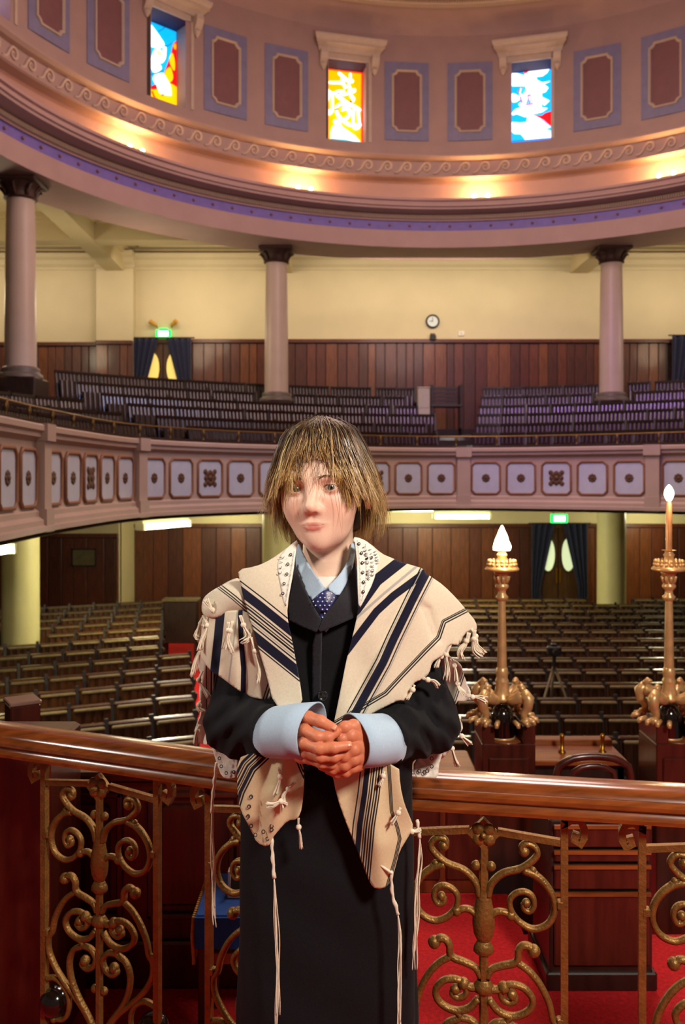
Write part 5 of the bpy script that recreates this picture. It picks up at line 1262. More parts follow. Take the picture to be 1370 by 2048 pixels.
def jacket(p):
    d = torso(p)
    for sh, el, wr, sg in ((SHL, ELL, SWL, -1), (SHR, ELR, SWR, 1)):
        a = cap(p, sh, el, .048, .047); b = cap(p, el, wr, .048, .0435)
        ar = smin(a, b, .03)
        # cloth folds that gather at the elbow
        w_ = np.exp(-(np.linalg.norm(p-(el*.6+wr*.4), axis=1)/.075)**2)
        q = p @ np.array([.75*sg, .25, .62]); ar = ar-.0060*w_*np.sin(q*150+1.6*np.sin(p[:, 2]*38))-.0025*w_*np.sin((p[:, 0]*sg)*260+p[:, 2]*90)
        # cut the sleeve end square
        ax = (wr-el)/np.linalg.norm(wr-el); end = (p-wr) @ ax-.006; ar = smax(ar, end, .006)
        d = smin(d, ar, .022)
    d = smin(d, cap(p, SHL, SHR, .045), .04)
    neck = cap(p, (XC, 1.578, 1.16), (XC, 1.555, 1.32), .052, .062); d = smax(d, -neck, .012)
    # front closing edge and soft body folds
    d = d-.0016*np.sin(p[:, 2]*46+p[:, 0]*30)*np.exp(-((p[:, 0]-XC)/.12)**2)*(p[:, 1] < 1.58)
    return d
jv, jf = sdf_mesh(jacket, (-.30, 1.36, .38), (.27, 1.74, 1.29), .0042)
jk = part('suit_jacket', np_mesh('suit_jacket', jv, jf, m_suit))
tr = MB()
for s in (-1, 1): tr.tube([(XC+s*.07, 1.60, .62), (XC+s*.085, 1.60, .45), (XC+s*.085, 1.60, .2), (XC+s*.085, 1.60, .03)], [.085, .078, .068, .075], 18)
part('trousers', tr.mesh('trousers', m_suit, smooth=True))
for s in (-1, 1):
    b_ = MB().sphere((XC+s*.09, 1.545, .03), .045, 16, 10, (.95, 2.4, .9)); b_.v = [(x, y, max(z, 0.0)) for x, y, z in b_.v]
    part('shoe', b_.mesh('shoe', M('black_leather', '#0a0908', .25, var=.1), smooth=True))

# ---------------- cloth panels: traced outline, own depth, thickness, stripes woven by signed distance
def tps(ctrl):
    c = np.array(ctrl, float); X_ = c[:, :2]/100; n_ = len(c)
    def U(r2): return np.where(r2 > 0, r2*np.log(np.maximum(r2, 1e-12)), 0)
    K_ = U(((X_[:, None]-X_[None])**2).sum(-1))+np.eye(n_)*.02; Pm = np.c_[np.ones(n_), X_]
    A = np.block([[K_, Pm], [Pm.T, np.zeros((3, 3))]]); w_ = np.linalg.solve(A, np.r_[c[:, 2], 0, 0, 0])
    def f(q):
        q = np.asarray(q, float)/100; return U(((q[:, None]-X_[None])**2).sum(-1)) @ w_[:n_]+np.c_[np.ones(len(q)), q] @ w_[n_:]
    return f
def sdist(q, line):
    """Signed distance (pixels) of points to a polyline whose ends run on."""
    L__ = np.array(line, float); best = np.full(len(q), 1e9); sg = np.zeros(len(q))
    for i in range(len(L__)-1):
        a, b = L__[i], L__[i+1]; d = b-a; l = np.linalg.norm(d); t = ((q-a) @ d)/l/l
        t = np.clip(t, -9 if i == 0 else 0, 9 if i == len(L__)-2 else 1); v = q-(a+t[:, None]*d); r = np.linalg.norm(v, axis=1)
        cr = (d[0]*v[:, 1]-d[1]*v[:, 0])/l; m = r < best; best = np.where(m, r, best); sg = np.where(m, np.sign(cr)*r, sg)
    return sg
def stripe_mat(name, base, groups):
    """Woven cloth; groups: list of (attr, [(offset, half width, colour)])."""
    m = M(name, base, .85, var=.05, scale=300, bump=.18, bscale=1400, sheen=.2, spec=.2); nt = m.node_tree; N = nt.nodes; L__ = nt.links; b = N['Principled BSDF']
    rp = [n for n in N if n.type == 'VALTORGB'][0]; cur = rp.outputs[0]
    for at, lines in groups:
        a = N.new('ShaderNodeAttribute'); a.attribute_name = at
        for off_, hw, col in lines:
            s = N.new('ShaderNodeMath'); s.operation = 'SUBTRACT'; s.inputs[1].default_value = off_; L__.new(a.outputs['Fac'], s.inputs[0])
            ab = N.new('ShaderNodeMath'); ab.operation = 'ABSOLUTE'; L__.new(s.outputs[0], ab.inputs[0])
            mr = N.new('ShaderNodeMapRange'); mr.inputs[1].default_value = hw-.5; mr.inputs[2].default_value = hw+.5; mr.inputs[3].default_value = 1; mr.inputs[4].default_value = 0; L__.new(ab.outputs[0], mr.inputs[0])
            mx = N.new('ShaderNodeMixRGB'); L__.new(mr.outputs[0], mx.inputs[0]); L__.new(cur, mx.inputs[1]); mx.inputs[2].default_value = lin(col); cur = mx.outputs[0]
    L__.new(cur, b.inputs['Base Color']); return m
def resample(out, step):
    p = np.array(out, float); q = []
    for i in range(len(p)):
        a, b = p[i], p[(i+1) % len(p)]; n_ = max(1, int(round(np.linalg.norm(b-a)/step))); q += [a+(b-a)*k/n_ for k in range(n_)]
    return np.array(q)
def inside(q, poly):
    x, y = q[:, 0], q[:, 1]; c = np.zeros(len(q), bool); n_ = len(poly)
    for i in range(n_):
        x0, y0 = poly[i]; x1, y1 = poly[(i+1) % n_]
        c ^= ((y0 > y) != (y1 > y)) & (x < (x1-x0)*(y-y0)/(y1-y0+1e-12)+x0)
    return c
def smooth_outline(out, it=2):
    p = np.array(out, float)
    for _ in range(it):
        a, b = p, np.roll(p, -1, 0); p = np.stack([a*.75+b*.25, a*.25+b*.75], 1).reshape(-1, 2)
    return p
def panel(name, out, depth, mat, parent, step=4, thick=.0022, groups=None, fold=None, rnd=1, bulge=0):
    out = smooth_outline(out, rnd) if rnd else np.array(out, float)
    bd = resample(out, step); lo_, hi_ = bd.min(0), bd.max(0)
    gx, gy = np.meshgrid(np.arange(lo_[0]+step/2, hi_[0], step), np.arange(lo_[1]+step/2, hi_[1], step*.87)); gx[1::2] += step/2
    g = np.c_[gx.ravel(), gy.ravel()]; g = g[inside(g, bd)]
    dmin = np.min(np.linalg.norm(g[:, None]-bd[None], axis=2), axis=1) if len(g)*len(bd) < 6e7 else np.full(len(g), 9.)
    keep = dmin > step*.55; g = g[keep]; dedge = np.r_[np.zeros(len(bd)), dmin[keep]]
    pts = np.vstack([bd, g]); nb_ = len(bd)
    r = delaunay_2d_cdt([Vector(p) for p in pts.tolist()], [], [list(range(nb_))], 1, 1e-6)
    v2 = np.array([[v.x, v.y] for v in r[0]]); om = [o_[0] if o_ else 0 for o_ in r[3]]; de = dedge[om]
    Yd = depth(v2)
    if fold: Yd = Yd+fold(v2)
    if bulge: Yd = Yd+bulge*np.exp(-de/9.)          # edges turn back towards the body
    P3 = np.stack([(v2[:, 0]-685)/F*Yd, Yd, EYE+(HOR-v2[:, 1])/F*Yd], 1)
    at = {k: sdist(v2, ln) for k, ln in (groups or {}).items()}
    fs = np.array([f for f in r[2] if len(f) == 3]); me = np_mesh(name, P3, fs, mat, attrs=at)
    bm2 = bmesh.new(); bm2.from_mesh(me); bmesh.ops.recalc_face_normals(bm2, faces=bm2.faces)
    bm2.normal_update(); 
    if sum(f.normal.y for f in bm2.faces) > 0: bmesh.ops.reverse_faces(bm2, faces=bm2.faces)
    bm2.to_mesh(me); bm2.free()
    o = part(name, me, parent); md = o.modifiers.new('thickness', 'SOLIDIFY'); md.thickness = thick; md.offset = -1; md.use_even_offset = False
    return o
z4 = lambda L__: [(x/4.567+380, y/4.567+1060) for x, y in L__]
z5 = lambda L__: [(x/3.806+640, y/3.806+1060) for x, y in L__]
z6 = lambda L__: [(x/2.74+400, y/2.74+1360) for x, y in L__]
def chest(off=0, k=.075, top=.00055):
    def f(q): 
        dx = (q[:, 0]-652)/230; return 1.462+k*dx**2+top*28*np.log1p(np.exp(np.clip((1178-q[:, 1])/28, -30, 30)))+off
    return f
NAVY, BLK, SIL = '#15152a', '#0d0d14', '#a8a49c'
CREAM = '#dccfb6'
# shirt, tee, tie
m_shirt = M('pale_blue_shirt_cotton', '#a9c0d4', .75, var=.05, scale=300, bump=.12, bscale=1200, sheen=.15)
m_tee = M('white_tee_cotton', '#e8e2d8', .85, var=.03)
part('undershirt', MB().lathe([(.054, 1.185), (.051, 1.225), (.0475, 1.243)], 30, (XC-.004, 1.571, 0), PI, 2*PI).mesh('undershirt', m_tee, smooth=True)).modifiers.new('t', 'SOLIDIFY').thickness = .002
sh = panel('shirt_front', [(620, 1176), (684, 1176), (690, 1215), (652, 1265), (612, 1215)], tps([(610, 1140, 1.535), (700, 1140, 1.535), (652, 1160, 1.518), (652, 1200, 1.497), (652, 1265, 1.487), (612, 1215, 1.502), (690, 1210, 1.502)]), m_shirt, boy, rnd=0)
panel('collar', z4([(985, 120), (968, 220), (962, 300), (990, 395), (1100, 655), (1165, 590), (1235, 540), (1180, 455), (1090, 330), (1030, 220), (1000, 140)]), tps([(595, 1085, 1.550), (592, 1125, 1.530), (598, 1150, 1.510), (621, 1203, 1.477), (650, 1178, 1.478), (637, 1158, 1.490), (615, 1130, 1.508), (605, 1105, 1.528)]), m_shirt, sh, thick=.003, rnd=1)
panel('collar', z5([(243, 85), (232, 150), (215, 225), (180, 300), (120, 375), (50, 440), (140, 508), (185, 440), (225, 350), (258, 250), (270, 170), (262, 110)]), tps([(704, 1083, 1.550), (709, 1120, 1.530), (697, 1155, 1.508), (677, 1193, 1.476), (653, 1176, 1.478), (671, 1158, 1.491), (687, 1139, 1.508), (697, 1119, 1.525)]), m_shirt, sh, thick=.003, rnd=1)
m_tie = M('navy_tie_silk', '#23295e', .38, var=.1, scale=200, sheen=.3)
tk = panel('tie', z4([(1240, 540), (1300, 565), (1348, 602), (1300, 690), (1255, 748), (1200, 745), (1150, 700), (1100, 655), (1165, 590)]), tps([(621, 1203, 1.478), (651, 1180, 1.474), (675, 1192, 1.478), (650, 1205, 1.466), (654, 1222, 1.468), (643, 1222, 1.468), (630, 1212, 1.474)]), m_tie, boy, step=3, thick=.006)
panel('tie_tail', z4([(1195, 742), (1262, 742), (1262, 850), (1240, 920), (1180, 930), (1172, 840)]), tps([(642, 1222, 1.474), (656, 1222, 1.474), (656, 1262, 1.472), (638, 1262, 1.472), (648, 1240, 1.470)]), m_tie, tk, step=3, thick=.003, rnd=0)
dt = MB(); m_dot = M('tie_dot_white', '#d8d8e0', .5)
for i in range(7):
    for j in range(11):
        x, y = 1105+i*42+(j % 2)*21, 545+j*36
        q = np.array(z4([(x, y)])[0]); pol = np.array(z4([(1240, 545), (1345, 602), (1258, 745), (1250, 900), (1180, 915), (1195, 745), (1105, 655)]))
        if inside(q[None], pol)[0] and inside(q[None]+np.array([[1.5, 1.5]]), pol)[0]: dt.sphere(P(q[0], q[1], 1.4648 if y < 745 else 1.4690), .0013, 6, 4, (1, .5, 1))
o = dt.build('tie_dots', m_dot); o.parent = tk; o['kind'] = 'stuff'
# lapels
panel('lapel', z4([(955, 300), (935, 450), (885, 700), (900, 825), (1010, 880), (1150, 935), (1205, 855), (1190, 810), (1100, 665), (985, 400)]), tps([(590, 1125, 1.522), (580, 1180, 1.500), (573, 1215, 1.490), (577, 1240, 1.483), (632, 1264, 1.466), (643, 1245, 1.466), (621, 1205, 1.472), (596, 1147, 1.506)]), m_suit_lit, jk, thick=.004, rnd=0)
panel('lapel', z5([(268, 240), (200, 415), (140, 512), (20, 680), (-10, 760), (5, 775), (120, 730), (300, 650), (305, 590), (288, 400)]), tps([(710, 1123, 1.522), (692, 1170, 1.495), (677, 1195, 1.474), (645, 1240, 1.464), (641, 1262, 1.464), (671, 1252, 1.466), (718, 1231, 1.485), (716, 1165, 1.503)]), m_suit_lit, jk, thick=.004, rnd=0)
panel('front_edge', z4([(1150, 935), (1205, 900), (1195, 1200), (1190, 1500), (1195, 1700), (1120, 1700), (1115, 1300), (1118, 1050)]), tps([(632, 1264, 1.471), (643, 1255, 1.470), (641, 1322, 1.470), (641, 1430, 1.474), (625, 1430, 1.478), (625, 1300, 1.474)]), m_suit_lit, jk, thick=.003, rnd=0)
m_btn = M('dark_horn_button', '#1a1614', .22, var=.2, scale=60, coat=.5)
for x, y in ((646, 1391),):
    b_ = lathe_y([(0, .002), (.0062, .0025), (.0078, .0045), (.0088, .003), (.0088, 0)], 20); c0_ = P(x, y, 1.466)
    for (u, v) in ((.002, .002), (-.002, .002), (.002, -.002), (-.002, -.002)): b_.sphere((u, -.0028, v), .0008, 6, 4)
    b_.v = [(a+c0_.x, bb+c0_.y, c_+c0_.z) for a, bb, c_ in b_.v]; o = b_.build('button', m_btn, smooth=True); o.parent = jk
# cuffs: flared shirt cuffs open towards the hands
def cuff(rings):
    mb = MB(); n_ = 40
    for c_, up_, fr_, sk in rings:
        c_ = np.array(c_)
        for k in range(n_): a = 2*PI*k/n_; p = c_+np.array(up_)*math.sin(a)+np.array(fr_)*math.cos(a)+np.array(sk)*max(0, math.sin(a))**2; mb.v.append(tuple(p))
    for i in range(len(rings)-1):
        for k in range(n_): j = (k+1) % n_; mb.f.append((i*n_+k, i*n_+j, (i+1)*n_+j, (i+1)*n_+k))
    o = part('shirt_cuff', mb.mesh('shirt_cuff', m_shirt, smooth=True)); md = o.modifiers.new('t', 'SOLIDIFY'); md.thickness = .0022; md.offset = 0
    return o
def cring(x, y, Y, hz, dx, dy, sk=(0, 0, 0)): return (P(x, y, Y), (0, 0, hz), (dx, dy, 0), sk)
cuff([cring(528, 1466, 1.478, .036, -.016, -.034), cring(548, 1464, 1.466, .0405, -.018, -.036), cring(590, 1462, 1.432, .0425, -.021, -.037), cring(624, 1463, 1.404, .0435, -.022, -.038, (.006, 0, .001))])
cuff([cring(790, 1478, 1.478, .036, .016, -.034), cring(772, 1478, 1.466, .0400, .018, -.036), cring(738, 1481, 1.432, .0405, .021, -.036), cring(710, 1482, 1.404, .0410, .022, -.037, (-.006, 0, .001))])

# ---------------- prayer shawl
def sgrp(at, off_list): return (at, off_list)
mainlines = [(0, 1.3, BLK), (15.5, 9.0, NAVY), (29.5, 1.2, BLK), (34.5, 1.7, NAVY), (40.5, 1.2, BLK), (45.5, 1.9, BLK), (51, 1.0, SIL), (55.5, 1.4, NAVY), (70, 9.5, NAVY), (83, 1.3, BLK)]
m_LA = stripe_mat('shawl_wool_left', CREAM, [('s0', mainlines)])
rip = lambda amp, fx, fy, ph=0: (lambda q: amp*np.sin(q[:, 0]*fx+q[:, 1]*fy+ph))
sl = panel('prayer_shawl', z4([(985, 85), (962, 200), (938, 400), (885, 700), (895, 850), (930, 1000), (970, 1240), (1005, 1420), (1030, 1600), (900, 1640), (765, 1600), (700, 1330), (640, 1130), (590, 950), (530, 760), (490, 620), (450, 450), (437, 362), (600, 332), (700, 290), (780, 240), (850, 190), (930, 130)]),
           lambda q: chest(-.004)(q)-.012*np.exp(-((q[:, 0]-500)/60)**2), m_LA, boy, step=3.5, groups={'s0': z4([(450, 460), (660, 620), (890, 805)])}, fold=lambda q: .003*np.sin((q[:, 0]*.8+q[:, 1]*.45)*.055)*np.clip((q[:, 1]-1150)/80, 0, 1), rnd=1, thick=.003)
m_LB1 = stripe_mat('shawl_wool_left_shoulder', CREAM, [('s0', [(-5, 1.2, BLK), (0, 1.2, BLK), (4, 1.0, BLK)])])
panel('shoulder_fold', z4([(450, 430), (360, 460), (280, 508), (190, 560), (125, 615), (105, 680), (108, 760), (150, 795), (235, 808), (320, 775), (390, 750), (450, 760), (520, 740), (560, 800), (520, 620), (480, 500)]), tps([(478, 1154, 1.545), (440, 1172, 1.535), (405, 1198, 1.56), (404, 1225, 1.545), (430, 1236, 1.520), (465, 1224, 1.506), (492, 1222, 1.492), (485, 1180, 1.500), (500, 1235, 1.488)]), m_LB1, sl, groups={'s0': z4([(270, 520), (400, 620), (510, 715)])}, step=3.5, bulge=.010, thick=.003)
m_LB2 = stripe_mat('shawl_wool_left_arm', CREAM, [('s0', [(0, 8.8, NAVY)]), ('s1', [(0, 5.2, NAVY)]), ('s2', [(-2, 1.3, NAVY), (3.5, 1.2, NAVY)]), ('s3', [(0, 1.6, SIL)])])
panel('arm_drape', z4([(112, 770), (100, 1000), (85, 1150), (150, 1240), (215, 1310), (270, 1335), (370, 1410), (460, 1480), (510, 1490), (560, 1530), (720, 1560), (745, 1500), (700, 1340), (640, 1130), (560, 850), (520, 730), (320, 740), (235, 780)]), tps([(404, 1228, 1.56), (400, 1290, 1.555), (410, 1330, 1.545), (440, 1350, 1.522), (480, 1384, 1.515), (535, 1400, 1.490), (520, 1310, 1.486), (500, 1240, 1.492), (450, 1240, 1.515), (455, 1300, 1.512), (490, 1330, 1.500)]), m_LB2, sl,
      groups={'s0': z4([(275, 790), (255, 1000), (222, 1300)]), 's1': z4([(462, 860), (470, 1050), (490, 1260), (485, 1500)]), 's2': z4([(735, 1390), (690, 1530)]), 's3': z4([(380, 1170), (365, 1290), (355, 1380)])}, fold=lambda q: .005*np.sin(q[:, 0]*.13+.6)*np.clip((q[:, 1]-1235)/60, 0, 1), step=3.5, thick=.003)
m_LB3 = stripe_mat('shawl_wool_left_back', '#ded6c6', [('s0', [(0, .9, BLK)]), ('s1', [(0, 3.0, NAVY), (7, 1.6, NAVY)])])
panel('back_drape', z4([(130, 760), (70, 880), (48, 980), (85, 1060), (62, 1180), (85, 1290), (110, 1330), (80, 1450), (92, 1590), (110, 1690), (50, 1780), (40, 1900), (100, 1960), (230, 1960), (330, 1900), (330, 1500), (330, 1300), (215, 1250), (160, 1150), (160, 900)]), tps([(405, 1228, 1.575), (392, 1270, 1.60), (396, 1340, 1.625), (398, 1420, 1.64), (390, 1470, 1.645), (430, 1488, 1.63), (450, 1400, 1.65), (430, 1320, 1.60)]), m_LB3, sl, groups={'s0': z4([(150, 1240), (152, 1600), (158, 1900)]), 's1': z4([(228, 1300), (224, 1600)])}, fold=rip(.004, .22, .03), step=3.5, thick=.003)
m_RA = stripe_mat('shawl_wool_right', CREAM, [('s0', [(0, 11.5, NAVY)]), ('s1', [(0, 7.6, NAVY)]), ('s2', [(0, 8.2, NAVY), (-13.5, 1.3, BLK), (-17, 1.0, SIL), (14.5, 1.3, BLK), (11, .8, SIL)]), ('s3', [(-3, 1.3, BLK), (1.6, 1.4, BLK), (4.6, .9, BLK)]), ('s4', [(0, 2.6, SIL)])])
ra_out = z5([(250, 50), (275, 150), (288, 400), (292, 605), (262, 750), (230, 880), (200, 1000), (160, 1200), (112, 1440), (92, 1520), (160, 1520), (215, 1440), (350, 1430), (400, 1395), (520, 1335), (600, 1295), (655, 1305), (690, 1250), (705, 1165), (790, 1135), (835, 1085), (850, 1010), (900, 975), (945, 955), (965, 900), (1000, 868), (1060, 880), (1100, 790), (1150, 760), (1197, 765), (1190, 700), (1120, 615), (1040, 520), (940, 420), (850, 358), (797, 322), (797, 296), (640, 250), (540, 210), (470, 180), (380, 100), (300, 62)])
def ra_depth(q):
    d = chest(-.005, .07)(q); u = (q[:, 0]-860)/40
    d = d+.012/(1+np.exp(-u))*np.clip((1330-q[:, 1])/100, 0, 1)
    # the big fold from the shoulder, a step along the crease
    cr = sdist(q, z5([(797, 310), (700, 520), (560, 800), (420, 1060)])); d = d-.010*np.exp(-((cr+6)/14)**2)+.004*np.exp(-((cr-12)/10)**2)
    c2 = sdist(q, z5([(760, 545), (820, 610), (890, 820)])); d = d+.007*np.exp(-((c2)/9)**2)*np.clip((q[:, 1]-1195)/20, 0, 1)*np.clip((1290-q[:, 1])/20, 0, 1)
    d = d+.004*np.sin((q[:, 0]*.72-q[:, 1]*.1)*.085)*np.clip((q[:, 1]-1250)/80, 0, 1)
    return d+.05*np.clip((q[:, 0]-900)/60, 0, 1)**2
panel('chest_drape', ra_out, ra_depth, m_RA, sl, step=3.5, thick=.003, bulge=.003,
      groups={'s0': z5([(620, 235), (430, 385), (340, 510)]), 's1': z5([(770, 345), (560, 500), (430, 620), (225, 890)]), 's2': z5([(800, 345), (705, 530), (560, 830), (480, 1010), (265, 1400)]), 's3': z5([(1120, 610), (945, 700), (905, 820), (800, 925), (620, 1115), (500, 1245), (390, 1310)]), 's4': z5([(660, 340), (480, 490), (300, 650)])})
m_RB = stripe_mat('shawl_wool_right_back', '#ded6c6', [('s0', [(0, 1.0, BLK), (4, .8, BLK)])])
panel('back_drape', z5([(940, 930), (1000, 975), (1060, 1020), (1085, 1080), (1110, 1140), (1150, 1260), (1105, 1310), (1030, 1300), (1042, 1400), (1085, 1500), (1060, 1545), (1000, 1610), (985, 1700), (900, 1760), (800, 1700), (830, 1400), (870, 1150)]), tps([(890, 1310, 1.575), (918, 1328, 1.60), (942, 1390, 1.625), (912, 1402, 1.63), (920, 1460, 1.64), (900, 1500, 1.645), (868, 1520, 1.65), (860, 1420, 1.66), (870, 1350, 1.63)]), m_RB, sl, groups={'s0': z5([(1030, 1310), (960, 1520), (930, 1640)])}, fold=rip(.005, .17, .05), step=3.5, thick=.003)
m_LC = stripe_mat('shawl_wool_left_end', '#d6c19a', [('s0', [(0, 1.6, BLK), (-7, 3.6, NAVY), (-13, 1.0, BLK), (-18, 2.2, NAVY), (-24, 1.2, BLK), (-30, 3, NAVY)]), ('s1', [(0, 1.2, BLK), (4.2, 1.5, BLK)])])
lc_depth = tps([(475, 1520, 1.468), (540, 1517, 1.448), (606, 1530, 1.450), (606, 1600, 1.445), (590, 1640, 1.440), (545, 1675, 1.452), (512, 1684, 1.462), (480, 1615, 1.470), (475, 1580, 1.474), (545, 1590, 1.436)])
lc = panel('hanging_end', z6([(205, 430), (280, 400), (380, 390), (520, 390), (562, 460), (567, 560), (560, 700), (530, 765), (480, 770), (430, 825), (400, 862), (372, 918), (310, 892), (285, 832), (215, 702), (203, 600)]), lc_depth, m_LC, sl, groups={'s0': z6([(205, 735), (240, 620), (300, 500), (385, 420)]), 's1': z6([(525, 400), (560, 490), (600, 580)])}, fold=lambda q: .006*np.sin(q[:, 0]*.11+q[:, 1]*.02), step=3.5, thick=.003)
m_RC = stripe_mat('shawl_wool_right_end', '#d6c19a', [('s0', [(0, 1.3, BLK), (-5, .8, SIL), (-13, 5.5, NAVY), (-22, 1.2, BLK), (-26.5, 1.8, NAVY), (-32, 1.4, BLK), (-37, 1.8, NAVY), (-42, 1.4, BLK)]), ('s1', [(-2.5, 1.0, BLK), (0, 1.0, BLK), (2.5, 1.0, BLK)])])
panel('hanging_end', z6([(718, 480), (880, 470), (1090, 460), (1097, 580), (1120, 680), (1150, 750), (1172, 805), (1140, 862), (1092, 940), (1075, 1010), (1060, 1062), (1032, 1132), (965, 1150), (930, 1112), (890, 1012), (840, 882), (800, 782), (750, 642)]), tps([(664, 1540, 1.452), (720, 1530, 1.436), (797, 1530, 1.440), (808, 1605, 1.448), (827, 1655, 1.475), (798, 1705, 1.455), (776, 1775, 1.452), (750, 1778, 1.450), (706, 1680, 1.452), (740, 1640, 1.436), (770, 1690, 1.437)]), m_RC, sl,
      groups={'s0': z6([(882, 480), (866, 620), (840, 790), (832, 880)]), 's1': z6([(1040, 560), (1050, 720), (1082, 810), (1095, 870), (1070, 980), (1025, 1135)])}, fold=lambda q: .004*np.sin(q[:, 0]*.09-q[:, 1]*.015), step=3.5, thick=.003)
m_emb = M('white_embroidered_corner', '#d8d2c2', .7, var=.25, scale=120, sheen=.3)
ec1 = panel('corner_patch', z6([(55, 330), (110, 360), (150, 390), (210, 420), (205, 530), (160, 545), (118, 530), (95, 465), (80, 420)]), tps([(420, 1480, 1.60), (475, 1512, 1.585), (475, 1555, 1.58), (440, 1555, 1.59), (432, 1520, 1.60)]), m_emb, sl, thick=.002)
ec2 = panel('corner_patch', z6([(1172, 435), (1250, 400), (1338, 345), (1330, 400), (1308, 470), (1306, 540), (1240, 535), (1172, 532)]), tps([(828, 1519, 1.60), (888, 1486, 1.61), (876, 1556, 1.60), (828, 1554, 1.59)]), m_emb, sl, thick=.002)
# neck band with letters and small rings
m_band = M('white_neck_band', '#ece6d8', .6, var=.04, scale=200, bump=.15, bscale=900)
lb_out = z4([(990, 82), (965, 200), (940, 400), (905, 580), (882, 715), (846, 640), (832, 520), (805, 400), (795, 300), (850, 195), (930, 125)])
band_l = panel('neck_band', lb_out, lambda q: chest(-.010)(q), m_band, sl, step=4, thick=.002)
rb_out = z5([(246, 50), (270, 140), (286, 400), (294, 612), (345, 520), (405, 400), (440, 270), (457, 200), (380, 100), (310, 62)])
band_r = panel('neck_band', rb_out, lambda q: chest(-.010, .07)(q), m_band, sl, step=4, thick=.002)
m_let = M('black_band_thread', '#12101c', .6)
def put_text(s_, size, x, y, ang, dep, parent):
    me = text_mesh('lettering', s_, size, m_let, ext=.0004); c0_ = P(x, y, dep); me.transform(Matrix.Translation(c0_) @ Matrix.Rotation(ang, 4, 'Y')); o = obj('lettering', me); o.parent = parent
def tpos(pts, s): q = spline(pts, 60); i = int(s*59); return q[i]
for word, pts in (('\u05D0\u05E9\u05E8 \u05E7\u05D3\u05E9\u05E0\u05D5', [(335, 130), (352, 190), (362, 290), (372, 400)]), ('\u05D1\u05DE\u05E6\u05D5\u05EA\u05D9\u05D5', [(380, 150), (394, 225), (400, 300), (400, 375)]), ('\u05D5\u05E6\u05D5\u05E0\u05D5', [(418, 165), (432, 215), (436, 275)])):
    L__ = z5(pts)
    for k, ch in enumerate(word[::-1]):
        if ch == ' ': continue
        a, b = tpos(L__, k/len(word)), tpos(L__, min(.99, (k+.6)/len(word))); ang = math.atan2(b[1]-a[1], b[0]-a[0])
        q = np.array([a]); put_text(ch, .0086, a[0], a[1], ang, chest(-.0135, .07)(q)[0], band_r)
for word, pts in (('\u05D1\u05E8\u05D5\u05DA', [(845, 250), (825, 320), (822, 400), (830, 440)]),):
    L__ = z4(pts)
    for k, ch in enumerate(word[::-1]):
        a = tpos(L__, k/len(word)); b = tpos(L__, min(.99, (k+.6)/len(word))); put_text(ch, .0088, a[0], a[1], math.atan2(b[1]-a[1], b[0]-a[0]), chest(-.0135)(np.array([a]))[0], band_l)
def rings_on(pts, parent, dep, n_, r=.0019):
    q = spline(pts, n_)
    for x, y in q:
        d_ = dep(np.array([[x, y]]))[0]; c0_ = P(x, y, d_); mb = MB()
        mb.tube([(c0_.x+r*math.cos(t), c0_.y, c0_.z+r*1.15*math.sin(t)) for t in np.linspace(0, 2*PI, 11)], .00075, 5, caps=False)
        o = mb.build('ring_motif', m_let, smooth=True); o.parent = parent
rings_on(z5([(297, 105), (315, 170), (322, 240), (325, 315), (332, 390), (330, 470)]), band_r, chest(-.0130, .07), 6)
rings_on(z4([(920, 225), (893, 315), (885, 405), (860, 485), (848, 580)]), band_l, chest(-.0130), 5)
def dots_on(pts, parent, dep, n_):
    mb = MB()
    for x, y in spline(pts, n_): c0_ = P(x, y, dep(np.array([[x, y]]))[0]); mb.sphere(c0_, .0006, 5, 4, (1, .5, 1))
    o = mb.build('stitch_dots', m_let); o.parent = parent; o['kind'] = 'stuff'
dots_on(z5([(283, 80), (300, 240), (306, 400), (305, 560)]), band_r, chest(-.0128, .07), 46); dots_on(z5([(345, 110), (350, 240), (352, 360), (320, 540)]), band_r, chest(-.0128, .07), 40)
dots_on(z4([(950, 200), (915, 420), (880, 620), (872, 690)]), band_l, chest(-.0128), 44)
for out_, par, dep in ((([(262, 90), (278, 240), (284, 420), (292, 590)]), band_r, chest(-.0125, .07)),):
    q = spline(z5(out_), 30); d_ = dep(q); o = MB().tube([P(x, y, Y) for (x, y), Y in zip(q, d_)], .0006, 5).build('edge_thread', m_let); o.parent = par
# rings stitched on the hanging ends and corner patches
def emb(pts, parent, dep, r): rings_on(pts, parent, dep, len(pts), r)
emb(z6([(280, 640), (270, 690), (262, 735), (280, 800), (310, 855), (350, 830), (388, 805), (405, 790), (370, 870)]), lc, lambda q: lc_depth(q)-.006, .0026)
emb(z6([(95, 385), (105, 420), (112, 465), (150, 515), (185, 505)]), ec1, lambda q: np.full(len(q), 1.583), .0024)
emb(z6([(1270, 430), (1268, 460), (1265, 495), (1195, 500), (1230, 505)]), ec2, lambda q: np.full(len(q), 1.590), .0028)
